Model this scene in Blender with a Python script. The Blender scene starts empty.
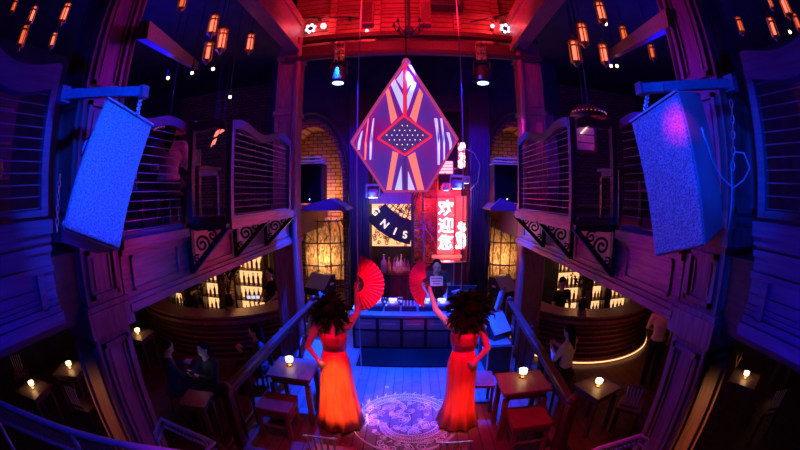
import bpy, bmesh, math, random
from mathutils import Vector, Matrix, Euler
random.seed(7)
PI = math.pi
scene = bpy.context.scene
C = scene.collection

# ------------------------------------------------------------------ camera
CAM = Vector((0.12, 0.0, 2.88)); PITCH = 5.0; YAW = 2.0; FPX = 350.0
cd = bpy.data.cameras.new('camera')
cd.type = 'PANO'
for holder in (cd, getattr(cd, 'cycles', None)):
    try:
        holder.panorama_type = 'FISHEYE_EQUISOLID'
        holder.fisheye_lens = FPX * 36.0 / 800.0
        holder.fisheye_fov = math.radians(180)
    except Exception:
        pass
cd.sensor_width = 36.0; cd.sensor_fit = 'HORIZONTAL'
cd.clip_start = 0.02; cd.clip_end = 100
cam = bpy.data.objects.new('camera', cd); C.objects.link(cam)
cam.location = CAM
cam.rotation_euler = Euler((math.radians(90 - PITCH), 0, math.radians(YAW)), 'XYZ')
scene.camera = cam

# ------------------------------------------------------------------ view + world
scene.view_settings.view_transform = 'Standard'
scene.view_settings.look = 'None'
scene.view_settings.gamma = 1.0
scene.view_settings.use_curve_mapping = False
scene.view_settings.exposure = 0.0
w = bpy.data.worlds.new('world'); scene.world = w; w.use_nodes = True
w.node_tree.nodes['Background'].inputs[0].default_value = (0.02, 0.01, 0.09, 1)
w.node_tree.nodes['Background'].inputs[1].default_value = 0.05
cy = scene.cycles
try:
    cy.use_denoising = True
    cy.max_bounces = 5; cy.diffuse_bounces = 2; cy.glossy_bounces = 2
    cy.sample_clamp_indirect = 2.0
except Exception:
    pass

# ------------------------------------------------------------------ lights
BLUE = (0.0, 0.038, 1.0); DEEP = (0.0, 0.004, 1.0); RED = (1.0, 0.012, 0.05); MAG = (1.0, 0.02, 0.34); WARM = (1.0, 0.42, 0.14); ORG = (1.0, 0.09, 0.02)

def spot(name, loc, target, energy, col, deg, blend=0.5, size=0.06):
    l = bpy.data.lights.new(name, 'SPOT'); l.energy = energy; l.color = col
    l.spot_size = math.radians(deg); l.spot_blend = blend; l.shadow_soft_size = size
    o = bpy.data.objects.new(name, l); C.objects.link(o); o.location = loc
    o.rotation_euler = (Vector(target) - Vector(loc)).to_track_quat('-Z', 'Y').to_euler()
    return o

def point(name, loc, energy, col, size=0.08):
    l = bpy.data.lights.new(name, 'POINT'); l.energy = energy; l.color = col; l.shadow_soft_size = size
    o = bpy.data.objects.new(name, l); C.objects.link(o); o.location = loc
    return o

def area(name, loc, target, energy, col, sx, sy):
    l = bpy.data.lights.new(name, 'AREA'); l.energy = energy; l.color = col
    l.shape = 'RECTANGLE'; l.size = sx; l.size_y = sy
    o = bpy.data.objects.new(name, l); C.objects.link(o); o.location = loc
    o.rotation_euler = (Vector(target) - Vector(loc)).to_track_quat('-Z', 'Y').to_euler()
    return o

# blue stage wash from the truss cans
spot('stage_blue_left', (-1.2, 5.7, 5.3), (-1.35, 5.35, 0), 9000, BLUE, 38, 0.35)
spot('stage_blue_mid', (0.1, 5.7, 5.5), (0.05, 5.3, 0), 9000, BLUE, 38, 0.35)
spot('stage_blue_right', (1.2, 5.7, 5.3), (1.4, 5.35, 0), 6500, BLUE, 38, 0.35)
spot('stage_blue_front', (0.1, 5.0, 5.9), (0.1, 4.5, 0), 5500, BLUE, 26, 0.6)
# red/amber spots on the dancers
spot('dancer_red_left', (-0.75, 1.7, 4.7), (-0.62, 3.5, 1.0), 600, (1, 0.0, 0.12), 17, 0.7)
spot('dancer_red_right', (0.95, 1.7, 4.7), (0.84, 3.45, 1.0), 600, (1, 0.0, 0.12), 17, 0.7)
spot('dancer_amber_left', (-0.80, 1.5, 3.5), (-0.72, 3.5, 0.5), 1900, (1, 0.34, 0.07), 12, 0.8)
spot('dancer_amber_right', (1.0, 1.2, 3.0), (0.80, 3.45, 0.40), 520, (1, 0.13, 0.03), 12, 0.8)
spot('fan_red_left', (-0.1, 1.2, 2.6), (-0.24, 3.6, 1.93), 420, (1, 0.0, 0.07), 13, 0.6)
spot('fan_red_right', (0.3, 1.2, 2.6), (0.28, 3.8, 1.76), 260, (1, 0.0, 0.07), 13, 0.6)
spot('floor_red', (0.3, 2.0, 5.4), (0.45, 2.7, 0), 700, (1, 0.0, 0.07), 52, 0.9)
spot('medallion_lavender', (0.1, 3.0, 5.6), (0.08, 3.75, 0), 800, (0.38, 0.22, 1), 17, 0.6)
spot('table_blue_left', (-1.1, 5.5, 5.2), (-1.4, 3.75, 0.6), 1500, BLUE, 17, 0.5)
spot('chair_blue_left', (-0.2, 2.0, 4.6), (-0.68, 2.25, 0.95), 1700, (0.2, 0.25, 1), 12, 0.5)
spot('chair_blue_right', (0.3, 2.0, 4.6), (0.66, 2.2, 0.95), 1700, (0.2, 0.25, 1), 12, 0.5)
spot('performer_blue', (0.35, 5.1, 2.7), (0.55, 6.8, 1.35), 120, (0.08, 0.2, 1), 24, 0.6)
spot('booth_blue', (0.1, 4.4, 4.6), (0.15, 6.4, 0.8), 1500, (0.06, 0.16, 1), 30, 0.6)
# red work lights in the atrium ceiling
area('ceiling_red', (0.1, 4.6, 6.0), (0.1, 6.3, 6.9), 90, RED, 2.5, 0.6)
point('ceiling_red_bulb', (0.1, 5.2, 6.9), 25, RED, 0.2)
# magenta/violet wash on the balcony fronts
spot('left_front_magenta', (0.9, 4.4, 2.0), (-2.1, 3.1, 2.75), 110, (1, 0.0, 0.32), 46, 0.7)
spot('right_front_violet', (-0.7, 4.4, 2.0), (2.1, 3.1, 2.75), 90, (0.8, 0.0, 0.6), 46, 0.7)
spot('left_rail_blue', (1.2, 5.0, 4.6), (-1.9, 3.4, 3.3), 420, DEEP, 60, 0.8)
spot('right_rail_blue', (-1.0, 5.0, 4.6), (1.9, 3.4, 3.3), 600, DEEP, 60, 0.8)
spot('left_pillar_top', (0.6, 3.8, 4.6), (-2.1, 1.7, 4.4), 70, (0.9, 0.0, 0.8), 28, 0.8)
spot('right_pillar_top', (-0.4, 3.8, 4.6), (2.1, 1.7, 4.4), 70, (0.9, 0.0, 0.8), 28, 0.8)
# blue moving heads on the camera's balcony for the big hung speakers
spot('hung_speaker_blue_left', (-0.3, 0.5, 3.9), (-1.75, 1.45, 3.05), 340, BLUE, 44, 0.5)
spot('hung_speaker_blue_right', (0.5, 0.5, 3.9), (1.9, 1.5, 3.05), 190, BLUE, 44, 0.5)
spot('fascia_blue_left', (-0.8, 0.6, 2.2), (-2.1, 0.75, 2.45), 34, DEEP, 70, 0.6)
spot('fascia_blue_right', (1.0, 0.6, 2.2), (2.3, 0.75, 2.45), 34, DEEP, 70, 0.6)
spot('hung_speaker_side_right', (0.9, 0.5, 2.9), (2.0, 1.3, 3.1), 60, BLUE, 30, 0.5)
spot('near_rail_blue_left', (-0.6, 0.4, 2.6), (-2.06, 0.9, 3.66), 60, DEEP, 34, 0.6)
spot('near_rail_blue_right', (0.8, 0.4, 2.6), (2.06, 0.9, 3.66), 50, DEEP, 34, 0.6)
spot('hung_speaker_red_right', (0.2, 0.5, 3.4), (1.66, 1.47, 3.26), 160, (1, 0.0, 0.35), 6, 0.6)
# rooms behind and upstairs
point('upper_left_blue', (-4.2, 4.2, 4.9), 110, DEEP, 0.4)
point('upper_right_blue', (4.4, 4.2, 4.9), 110, DEEP, 0.4)
point('upper_left_red', (-3.4, 5.0, 3.5), 9, (1, 0.03, 0.06), 0.2)
point('upper_right_red', (3.6, 5.0, 3.5), 9, (1, 0.03, 0.06), 0.2)
spot('drape_blue_left', (-0.6, 5.9, 5.0), (-1.2, 8.4, 3.0), 420, DEEP, 60, 0.7)
spot('drape_blue_right', (0.8, 5.9, 5.0), (1.7, 8.4, 3.0), 420, DEEP, 60, 0.7)
point('arch_left_warm', (-2.2, 8.9, 2.7), 30, WARM, 0.1)
point('arch_right_warm', (2.45, 8.9, 2.7), 22, WARM, 0.1)
point('niche_red', (0.9, 8.1, 3.0), 60, (1, 0.01, 0.05), 0.15)
point('hall_magenta_left', (-3.6, 4.6, 1.5), 7, (1, 0.01, 0.22), 0.3)
point('hall_magenta_right', (3.9, 4.4, 1.5), 5, (1, 0.02, 0.10), 0.3)
point('bar_left_warm', (-4.3, 7.9, 1.35), 14, WARM, 0.15)
point('bar_right_warm', (4.5, 7.9, 1.35), 10, WARM, 0.15)
spot('pillar_warm_left', (-2.9, 0.7, 1.2), (-2.3, 1.5, 1.0), 16, (1, 0.36, 0.13), 80, 0.8)
spot('pillar_warm_right', (3.0, 0.7, 1.2), (2.4, 1.5, 1.0), 26, (1, 0.36, 0.13), 80, 0.8)
spot('rail_violet_left', (-0.2, 0.3, 3.3), (-1.5, 0.6, 1.7), 60, (0.0, 0.02, 1), 50, 0.8)
spot('rail_magenta_left', (-0.6, 0.6, 2.6), (-1.0, 1.0, 1.35), 9, (0.8, 0.0, 0.8), 40, 0.8)
spot('rail_violet_right', (0.5, 0.4, 3.3), (1.0, 1.0, 1.35), 24, (0.35, 0.0, 1), 50, 0.8)

# ------------------------------------------------------------------ pixel -> world (design measurements)
def ray(px, py):
    dx, dz = px - 400.0, -(py - 225.0); r = math.hypot(dx, dz) or 1e-6
    th = 2 * math.asin(min(1, r / 2 / FPX))
    v = Vector((math.sin(th) * dx / r, math.cos(th), math.sin(th) * dz / r))
    p = math.radians(PITCH)
    v = Vector((v.x, v.y * math.cos(p) + v.z * math.sin(p), v.z * math.cos(p) - v.y * math.sin(p)))
    a = math.radians(YAW)
    return Vector((v.x * math.cos(a) - v.y * math.sin(a), v.x * math.sin(a) + v.y * math.cos(a), v.z))

def atY(px, py, Y): r = ray(px, py); return CAM + r * (Y / r.y)
def atZ(px, py, Z): r = ray(px, py); return CAM + r * ((Z - CAM.z) / r.z)
def atX(px, py, X): r = ray(px, py); return CAM + r * ((X - CAM.x) / r.x)
def atD(px, py, D): return CAM + ray(px, py) * D

# ------------------------------------------------------------------ materials
def mat(name, col=(0.5, 0.5, 0.5), rough=0.6, metal=0.0, emit=None, es=0.0, spec=0.5, alpha=None):
    m = bpy.data.materials.new(name); m.use_nodes = True
    b = m.node_tree.nodes['Principled BSDF']
    b.inputs['Base Color'].default_value = (*col, 1)
    b.inputs['Roughness'].default_value = rough
    b.inputs['Metallic'].default_value = metal
    b.inputs['Specular IOR Level'].default_value = spec
    if emit:
        b.inputs['Emission Color'].default_value = (*emit, 1); b.inputs['Emission Strength'].default_value = es
    return m

def noisy(name, c1, c2, scale=8, rough=0.55, metal=0.0, stretch=(1, 1, 1), bump=0.15, spec=0.5, detail=4, dist=0.0):
    m = mat(name, c1, rough, metal, spec=spec); nt = m.node_tree; b = nt.nodes['Principled BSDF']
    tc = nt.nodes.new('ShaderNodeTexCoord'); mp = nt.nodes.new('ShaderNodeMapping')
    mp.inputs['Scale'].default_value = stretch
    nz = nt.nodes.new('ShaderNodeTexNoise'); nz.inputs['Scale'].default_value = scale; nz.inputs['Detail'].default_value = detail
    nz.inputs['Distortion'].default_value = dist
    cr = nt.nodes.new('ShaderNodeValToRGB')
    cr.color_ramp.elements[0].color = (*c1, 1); cr.color_ramp.elements[1].color = (*c2, 1)
    cr.color_ramp.elements[0].position = 0.35; cr.color_ramp.elements[1].position = 0.65
    L = nt.links.new
    L(tc.outputs['Object'], mp.inputs[0]); L(mp.outputs[0], nz.inputs['Vector']); L(nz.outputs[0], cr.inputs[0]); L(cr.outputs[0], b.inputs['Base Color'])
    if bump:
        bp = nt.nodes.new('ShaderNodeBump'); bp.inputs['Strength'].default_value = bump; bp.inputs['Distance'].default_value = 0.01
        L(nz.outputs[0], bp.inputs['Height']); L(bp.outputs[0], b.inputs['Normal'])
    return m

def brickmat(name, c1, c2, mortar, scale, bw=0.5, rh=0.25, ms=0.02, rough=0.8, plane='xz', off=0.5, bump=0.6):
    m = mat(name, c1, rough); nt = m.node_tree; b = nt.nodes['Principled BSDF']; L = nt.links.new
    tc = nt.nodes.new('ShaderNodeTexCoord'); sp = nt.nodes.new('ShaderNodeSeparateXYZ'); cb = nt.nodes.new('ShaderNodeCombineXYZ')
    L(tc.outputs['Object'], sp.inputs[0])
    a, c = {'xz': ('X', 'Z'), 'yx': ('Y', 'X'), 'yz': ('Y', 'Z'), 'xy': ('X', 'Y')}[plane]
    L(sp.outputs[a], cb.inputs[0]); L(sp.outputs[c], cb.inputs[1])
    bt = nt.nodes.new('ShaderNodeTexBrick'); bt.offset = off
    bt.inputs['Color1'].default_value = (*c1, 1); bt.inputs['Color2'].default_value = (*c2, 1); bt.inputs['Mortar'].default_value = (*mortar, 1)
    bt.inputs['Scale'].default_value = scale; bt.inputs['Brick Width'].default_value = bw; bt.inputs['Row Height'].default_value = rh
    bt.inputs['Mortar Size'].default_value = ms
    L(cb.outputs[0], bt.inputs['Vector'])
    nz = nt.nodes.new('ShaderNodeTexNoise'); nz.inputs['Scale'].default_value = 9; L(tc.outputs['Object'], nz.inputs['Vector'])
    mx = nt.nodes.new('ShaderNodeMixRGB'); mx.blend_type = 'MULTIPLY'; mx.inputs[0].default_value = 0.55
    L(bt.outputs[0], mx.inputs[1]); L(nz.outputs[0], mx.inputs[2]); L(mx.outputs[0], b.inputs['Base Color'])
    bp = nt.nodes.new('ShaderNodeBump'); bp.inputs['Strength'].default_value = bump; bp.inputs['Distance'].default_value = 0.01; bp.invert = True
    L(bt.outputs['Fac'], bp.inputs['Height']); L(bp.outputs[0], b.inputs['Normal'])
    return m

M = {}
M['wood'] = noisy('varnished_wood', (0.20, 0.08, 0.085), (0.34, 0.15, 0.15), 5, 0.42, stretch=(6, 6, 0.8), bump=0.1)
M['wood_h'] = noisy('varnished_wood_long', (0.20, 0.08, 0.085), (0.34, 0.15, 0.15), 5, 0.42, stretch=(8, 0.8, 8), bump=0.1)
M['railwood'] = noisy('polished_dark_rail', (0.03, 0.012, 0.018), (0.055, 0.022, 0.03), 6, 0.45, stretch=(5, 1, 5), bump=0.05)
M['tablewood'] = noisy('table_wood', (0.12, 0.08, 0.09), (0.18, 0.12, 0.13), 6, 0.45, stretch=(5, 1, 5), bump=0.1)
M['darkwood'] = noisy('dark_wood', (0.05, 0.025, 0.018), (0.10, 0.045, 0.03), 6, 0.4, stretch=(5, 1, 5), bump=0.1)
M['stage'] = brickmat('stage_boards', (0.13, 0.115, 0.105), (0.19, 0.17, 0.16), (0.015, 0.012, 0.01), 1.0, 2.4, 0.14, 0.006, 0.42, 'yx', 0.37, 0.3)
M['hall'] = brickmat('hall_boards', (0.16, 0.07, 0.045), (0.24, 0.11, 0.07), (0.02, 0.01, 0.01), 1.0, 1.6, 0.16, 0.006, 0.4, 'yx', 0.4, 0.3)
M['boards'] = brickmat('ceiling_boards', (0.38, 0.15, 0.11), (0.5, 0.2, 0.15), (0.06, 0.02, 0.02), 1.0, 3.0, 0.12, 0.01, 0.5, 'xz', 0.3, 0.5)
M['brick'] = brickmat('old_brick', (0.42, 0.20, 0.12), (0.62, 0.36, 0.22), (0.10, 0.06, 0.05), 1.0, 0.26, 0.10, 0.012, 0.85, 'xz', 0.5, 0.8)
M['plaster'] = noisy('dark_plaster', (0.02, 0.022, 0.045), (0.04, 0.042, 0.075), 3, 0.75)
M['drape'] = noisy('blue_grey_drape', (0.06, 0.06, 0.12), (0.10, 0.10, 0.18), 20, 0.85, stretch=(3, 3, 0.3))
M['black'] = noisy('black_paint', (0.012, 0.012, 0.014), (0.022, 0.022, 0.025), 40, 0.5)
M['tubepaint'] = noisy('pale_tube_paint', (0.45, 0.45, 0.5), (0.55, 0.55, 0.6), 10, 0.35)
M['midgrey'] = noisy('mid_grey_panel', (0.16, 0.16, 0.2), (0.22, 0.22, 0.26), 8, 0.4)
M['rubber'] = noisy('black_rubber', (0.0015, 0.0015, 0.0015), (0.004, 0.004, 0.004), 40, 0.9, spec=0.1)
M['iron'] = noisy('wrought_iron', (0.025, 0.025, 0.035), (0.05, 0.05, 0.065), 30, 0.4, 0.6)
M['steel'] = noisy('brushed_steel', (0.5, 0.5, 0.52), (0.62, 0.62, 0.65), 40, 0.35, 0.8)
M['bluepaint'] = noisy('grey_painted_timber', (0.10, 0.10, 0.13), (0.15, 0.15, 0.18), 6, 0.45, stretch=(6, 0.5, 6))
M['grille'] = noisy('perforated_speaker_grille', (0.30, 0.31, 0.33), (0.72, 0.72, 0.74), 95, 0.6, bump=0.7, detail=1)
M['cabinet'] = noisy('speaker_cabinet_paint', (0.36, 0.36, 0.38), (0.44, 0.44, 0.46), 60, 0.5)
M['edge'] = mat('bare_metal_edge', (0.8, 0.8, 0.82), 0.3, 0.3)
M['skin'] = noisy('skin', (0.62, 0.40, 0.31), (0.66, 0.44, 0.35), 6, 0.5, bump=0.02)
M['hair'] = noisy('black_hair', (0.003, 0.002, 0.002), (0.008, 0.006, 0.006), 40, 0.8, spec=0.15, stretch=(4, 4, 0.6))
M['feather'] = noisy('dark_feather', (0.002, 0.0015, 0.002), (0.010, 0.004, 0.006), 40, 0.95, spec=0.1)
M['satin'] = noisy('red_satin', (0.72, 0.06, 0.045), (0.85, 0.14, 0.07), 5, 0.38, stretch=(5, 5, 0.6), bump=0.12)
M['bodice'] = noisy('red_bodice', (0.7, 0.05, 0.08), (0.8, 0.09, 0.12), 30, 0.5, bump=0.2)
M['fan'] = noisy('red_fan_cloth', (0.85, 0.03, 0.13), (0.92, 0.05, 0.18), 20, 0.6, bump=0.05)
M['tee'] = noisy('dark_navy_cotton', (0.03, 0.035, 0.06), (0.05, 0.055, 0.09), 30, 0.85)
M['blacktee'] = noisy('black_cotton', (0.015, 0.015, 0.018), (0.03, 0.03, 0.035), 30, 0.85)
M['whiteshirt'] = noisy('cream_cotton', (0.6, 0.5, 0.42), (0.7, 0.6, 0.52), 14, 0.85)
M['redleather'] = noisy('red_leather', (0.16, 0.03, 0.035), (0.22, 0.045, 0.05), 14, 0.4)
M['chrome'] = mat('chrome', (0.7, 0.7, 0.72), 0.2, 0.9)
M['white'] = mat('white_plastic', (0.8, 0.8, 0.8), 0.4)
M['brass'] = noisy('aged_brass', (0.5, 0.3, 0.1), (0.65, 0.42, 0.18), 20, 0.35, 0.8)
M['paper'] = noisy('aged_paper', (0.6, 0.5, 0.35), (0.72, 0.62, 0.46), 10, 0.8)
M['glassdark'] = mat('bottle_glass', (0.12, 0.07, 0.03), 0.12, 0.0)
def em(name, col, s): return mat(name, col, 0.5, 0, col, s)
M['e_lantern'] = em('lantern_glass', (1.0, 0.19, 0.10), 1.6)
M['e_lantern_dim'] = em('lantern_glass_dim', (1.0, 0.16, 0.05), 0.9)
M['e_candle'] = em('candle_glow', (1.0, 0.55, 0.22), 9)
M['e_white'] = em('lamp_white', (0.8, 0.8, 1.0), 8)
M['e_blue'] = em('lamp_blue', (0.25, 0.5, 1.0), 9)
M['e_blue2'] = em('display_blue', (0.15, 0.3, 1.0), 1.5)
M['e_signglow'] = em('sign_glow_fill', (1.0, 0.08, 0.10), 0.5)
M['e_red'] = em('bulb_red', (1.0, 0.12, 0.14), 9)
M['e_flower'] = em('led_flower_white', (0.85, 0.75, 1.0), 3)
M['e_strip'] = em('led_strip_warm', (1.0, 0.5, 0.2), 2.2)
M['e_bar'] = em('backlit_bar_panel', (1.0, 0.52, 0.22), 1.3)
M['e_screen'] = em('laptop_glow', (0.75, 0.8, 1.0), 0.9)
M['e_neon'] = em('neon_pink_white', (1.0, 0.6, 0.58), 3.2)
M['e_signred'] = em('red_lightbox', (1.0, 0.09, 0.12), 1.0)
M['e_signwhite'] = em('white_lightbox', (1.0, 0.5, 0.42), 1.4)
M['e_canopylit'] = em('peach_lit_canopy', (1.0, 0.3, 0.2), 0.5)
M['e_ivory'] = em('lit_ivory_letters', (1.0, 0.8, 0.6), 1.2)
M['e_magpanel'] = em('violet_led_panel', (0.20, 0.012, 0.30), 0.6)
def mix_em(m, c1, c2, scale):
    nt = m.node_tree; b = nt.nodes['Principled BSDF']; tc = nt.nodes.new('ShaderNodeTexCoord'); nz = nt.nodes.new('ShaderNodeTexNoise'); nz.inputs['Scale'].default_value = scale
    cr = nt.nodes.new('ShaderNodeValToRGB'); cr.color_ramp.elements[0].color = (*c1, 1); cr.color_ramp.elements[1].color = (*c2, 1)
    cr.color_ramp.elements[0].position = 0.38; cr.color_ramp.elements[1].position = 0.62
    nt.links.new(tc.outputs['Object'], nz.inputs['Vector']); nt.links.new(nz.outputs[0], cr.inputs[0]); nt.links.new(cr.outputs[0], b.inputs['Emission Color'])
mix_em(M['e_magpanel'], (0.36, 0.01, 0.30), (0.11, 0.04, 0.55), 1.6); M['e_magpanel'].node_tree.nodes['Principled BSDF'].inputs['Roughness'].default_value = 0.15  # blue-violet blotches in the glow imitate reflections on the panels
M['e_lav'] = em('lavender_led_bar', (0.55, 0.5, 1.0), 1.1)
M['e_peach'] = em('peach_led_bar', (1.0, 0.22, 0.2), 1.0)
M['e_redbar'] = em('red_led_bar', (1.0, 0.02, 0.06), 1.0)
M['e_pinkframe'] = em('pink_edge_led', (0.75, 0.08, 0.30), 0.5)
M['e_dark'] = em('violet_dot_panel', (0.10, 0.04, 0.30), 0.6)
M['e_cable'] = mat('steel_cable', (0.32, 0.3, 0.34), 0.4, 0.5)

# ------------------------------------------------------------------ mesh builder
class MB:
    def __init__(s): s.v = []; s.f = []
    def add(s, vs, fs, mtx=None):
        b = len(s.v)
        s.v += [(mtx @ Vector(v)) if mtx else Vector(v) for v in vs]
        s.f += [tuple(b + i for i in f) for f in fs]
        return s
    def box(s, c, d, rot=None):
        x, y, z = (k / 2 for k in d)
        vs = [(sx * x, sy * y, sz * z) for sx in (-1, 1) for sy in (-1, 1) for sz in (-1, 1)]
        fs = [(0, 1, 3, 2), (4, 6, 7, 5), (0, 4, 5, 1), (2, 3, 7, 6), (0, 2, 6, 4), (1, 5, 7, 3)]
        m = Matrix.Translation(Vector(c))
        if rot is not None: m = m @ (rot.to_4x4() if isinstance(rot, Matrix) else Euler(rot).to_matrix().to_4x4())
        return s.add(vs, fs, m)
    def bx(s, x0, x1, y0, y1, z0, z1): return s.box(((x0 + x1) / 2, (y0 + y1) / 2, (z0 + z1) / 2), (abs(x1 - x0), abs(y1 - y0), abs(z1 - z0)))
    def prism(s, pts, n):   # planar polygon pts (3D) extruded by vector n
        n = Vector(n); k = len(pts)
        vs = [Vector(p) for p in pts] + [Vector(p) + n for p in pts]
        fs = [tuple(range(k))[::-1], tuple(range(k, 2 * k))] + [(i, (i + 1) % k, k + (i + 1) % k, k + i) for i in range(k)]
        return s.add(vs, fs)
    def bar(s, a, b, wd, ht=None, up=(0, 0, 1)):
        a = Vector(a); b = Vector(b); d = b - a; L = d.length
        if L < 1e-6: return s
        ht = ht or wd; y = d.normalized(); u = Vector(up)
        if abs(y.dot(u)) > 0.98: u = Vector((0, 1, 0)) if abs(y.y) < 0.9 else Vector((1, 0, 0))
        x = y.cross(u).normalized(); z = x.cross(y)
        R = Matrix((x, y, z)).transposed()
        return s.box((a + b) / 2, (wd, L, ht), R)
    def tube(s, pts, r, n=8, cap=True):
        pts = [Vector(p) for p in pts]; rs = r if isinstance(r, (list, tuple)) else [r] * len(pts)
        rings = []; prev = None
        for i, p in enumerate(pts):
            t = (pts[min(i + 1, len(pts) - 1)] - pts[max(i - 1, 0)])
            t = t.normalized() if t.length > 1e-9 else Vector((0, 0, 1))
            if prev is None:
                u = Vector((0, 0, 1)) if abs(t.z) < 0.9 else Vector((1, 0, 0))
                a = t.cross(u).normalized()
            else:
                a = (prev - t * prev.dot(t)); a = a.normalized() if a.length > 1e-6 else t.orthogonal().normalized()
            prev = a; b = t.cross(a)
            rings.append([p + (a * math.cos(2 * PI * k / n) + b * math.sin(2 * PI * k / n)) * rs[i] for k in range(n)])
        base = len(s.v)
        for q in rings: s.v += q
        for i in range(len(pts) - 1):
            for k in range(n):
                s.f.append((base + i * n + k, base + i * n + (k + 1) % n, base + (i + 1) * n + (k + 1) % n, base + (i + 1) * n + k))
        if cap:
            s.f.append(tuple(base + k for k in range(n))[::-1]); s.f.append(tuple(base + (len(pts) - 1) * n + k for k in range(n)))
        return s
    def lathe(s, prof, c=(0, 0, 0), n=20, sx=1, sy=1, rot=None, cap=True):
        vs = []; m = Matrix.Translation(Vector(c))
        if rot is not None: m = m @ Euler(rot).to_matrix().to_4x4()
        for r, z in prof:
            for k in range(n): vs.append((r * sx * math.cos(2 * PI * k / n), r * sy * math.sin(2 * PI * k / n), z))
        fs = [(i * n + k, i * n + (k + 1) % n, (i + 1) * n + (k + 1) % n, (i + 1) * n + k) for i in range(len(prof) - 1) for k in range(n)]
        if cap: fs += [tuple(range(n))[::-1], tuple(range((len(prof) - 1) * n, len(prof) * n))]
        return s.add(vs, fs, m)
    def ball(s, c, r, n=12, rot=None):
        r = (r, r, r) if not isinstance(r, (tuple, list)) else r
        prof = [(max(1e-4, math.sin(PI * i / n)), -math.cos(PI * i / n)) for i in range(n + 1)]
        vs = []; m = Matrix.Translation(Vector(c))
        if rot is not None: m = m @ Euler(rot).to_matrix().to_4x4()
        for q, z in prof:
            for k in range(n): vs.append((q * r[0] * math.cos(2 * PI * k / n), q * r[1] * math.sin(2 * PI * k / n), z * r[2]))
        fs = [(i * n + k, i * n + (k + 1) % n, (i + 1) * n + (k + 1) % n, (i + 1) * n + k) for i in range(n) for k in range(n)]
        return s.add(vs, fs, m)
    def capsule(s, a, b, ra, rb, n=12):
        a = Vector(a); b = Vector(b)
        s.tube([a, b], [ra, rb], n); s.ball(a, ra * 0.999, n); s.ball(b, rb * 0.999, n)
        return s
    def build(s, name, m, parent=None, smooth=False, loc=None, bevel=0.0):
        me = bpy.data.meshes.new(name); me.from_pydata([tuple(v) for v in s.v], [], s.f); me.update()
        bm = bmesh.new(); bm.from_mesh(me); bmesh.ops.recalc_face_normals(bm, faces=bm.faces); bm.to_mesh(me); bm.free()
        if smooth: me.polygons.foreach_set('use_smooth', [True] * len(me.polygons))
        me.materials.append(m)
        o = bpy.data.objects.new(name, me); C.objects.link(o)
        if parent is not None: o.parent = parent
        if loc is not None: o.location = loc
        if bevel:
            b = o.modifiers.new('bevel', 'BEVEL'); b.width = bevel; b.segments = 2; b.limit_method = 'ANGLE'
        return o

def tag(o, label=None, cat=None, group=None, kind=None):
    if label: o['label'] = label
    if cat: o['category'] = cat
    if group: o['group'] = group
    if kind: o['kind'] = kind
    return o
def thing(name, label, cat, loc=(0, 0, 0), rz=0.0, group=None):
    o = bpy.data.objects.new(name, None); C.objects.link(o); o.location = loc; o.rotation_euler = (0, 0, rz)
    o.empty_display_size = 0.1
    return tag(o, label, cat, group)
def kids(o): return [c for c in bpy.data.objects if c.parent is o]
def dup(root, loc=None, rz=None, label=None, scale=None):
    def rec(o, par):
        c = o.copy(); C.objects.link(c); c.parent = par
        for ch in kids(o): rec(ch, c)
        return c
    r = rec(root, None)
    if loc is not None: r.location = loc
    if rz is not None: r.rotation_euler = (0, 0, rz)
    if label: r['label'] = label
    if scale: r.scale = (scale,) * 3
    return r
def struct(name, mb, m, bevel=0.0): return tag(mb.build(name, m, bevel=bevel), kind='structure')
def remesh(o, vox=0.012, it=3):
    r = o.modifiers.new('remesh', 'REMESH'); r.mode = 'VOXEL'; r.voxel_size = vox; r.use_smooth_shade = True
    sm = o.modifiers.new('smooth', 'SMOOTH'); sm.iterations = it; sm.factor = 0.5
    return o
def text(name, s, m, parent, loc, size, rot, ext=0.004, off=0.0, align='CENTER'):
    cu = bpy.data.curves.new(name, 'FONT'); cu.body = s; cu.size = size; cu.extrude = ext; cu.offset = off
    cu.align_x = align; cu.align_y = 'CENTER'; cu.materials.append(m)
    tmp = bpy.data.objects.new('tmp_text', cu); C.objects.link(tmp)
    me = bpy.data.meshes.new_from_object(tmp.evaluated_get(bpy.context.evaluated_depsgraph_get()))
    bpy.data.objects.remove(tmp); me.materials.clear(); me.materials.append(m)
    o = bpy.data.objects.new(name, me); C.objects.link(o); o.parent = parent; o.location = loc; o.rotation_euler = rot
    return o

def wbuild(mb, name, m, parent, **k):
    off = parent.matrix_basis.inverted() if parent.parent is None else (parent.parent.matrix_basis @ parent.matrix_basis).inverted()
    mb.v = [off @ v for v in mb.v]
    return mb.build(name, m, parent, **k)

# ================================================================== SETTING
HW = 2.12                                   # half width of the atrium between the balcony fronts
# floors
struct('floor', MB().bx(-1.98, 1.98, 0.9, 9.6, -0.12, 0.0), M['stage'])
struct('trim_1', MB().bx(-2.02, -1.98, 0.9, 7.0, -0.5, 0.02).bx(1.98, 2.02, 0.9, 7.0, -0.5, 0.02).bx(-2.02, 2.02, 0.86, 0.9, -0.5, 0.02), M['darkwood'])
struct('floor_hall', MB().bx(-8, 8, -1.6, 10, -0.6, -0.5), M['hall'])
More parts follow.
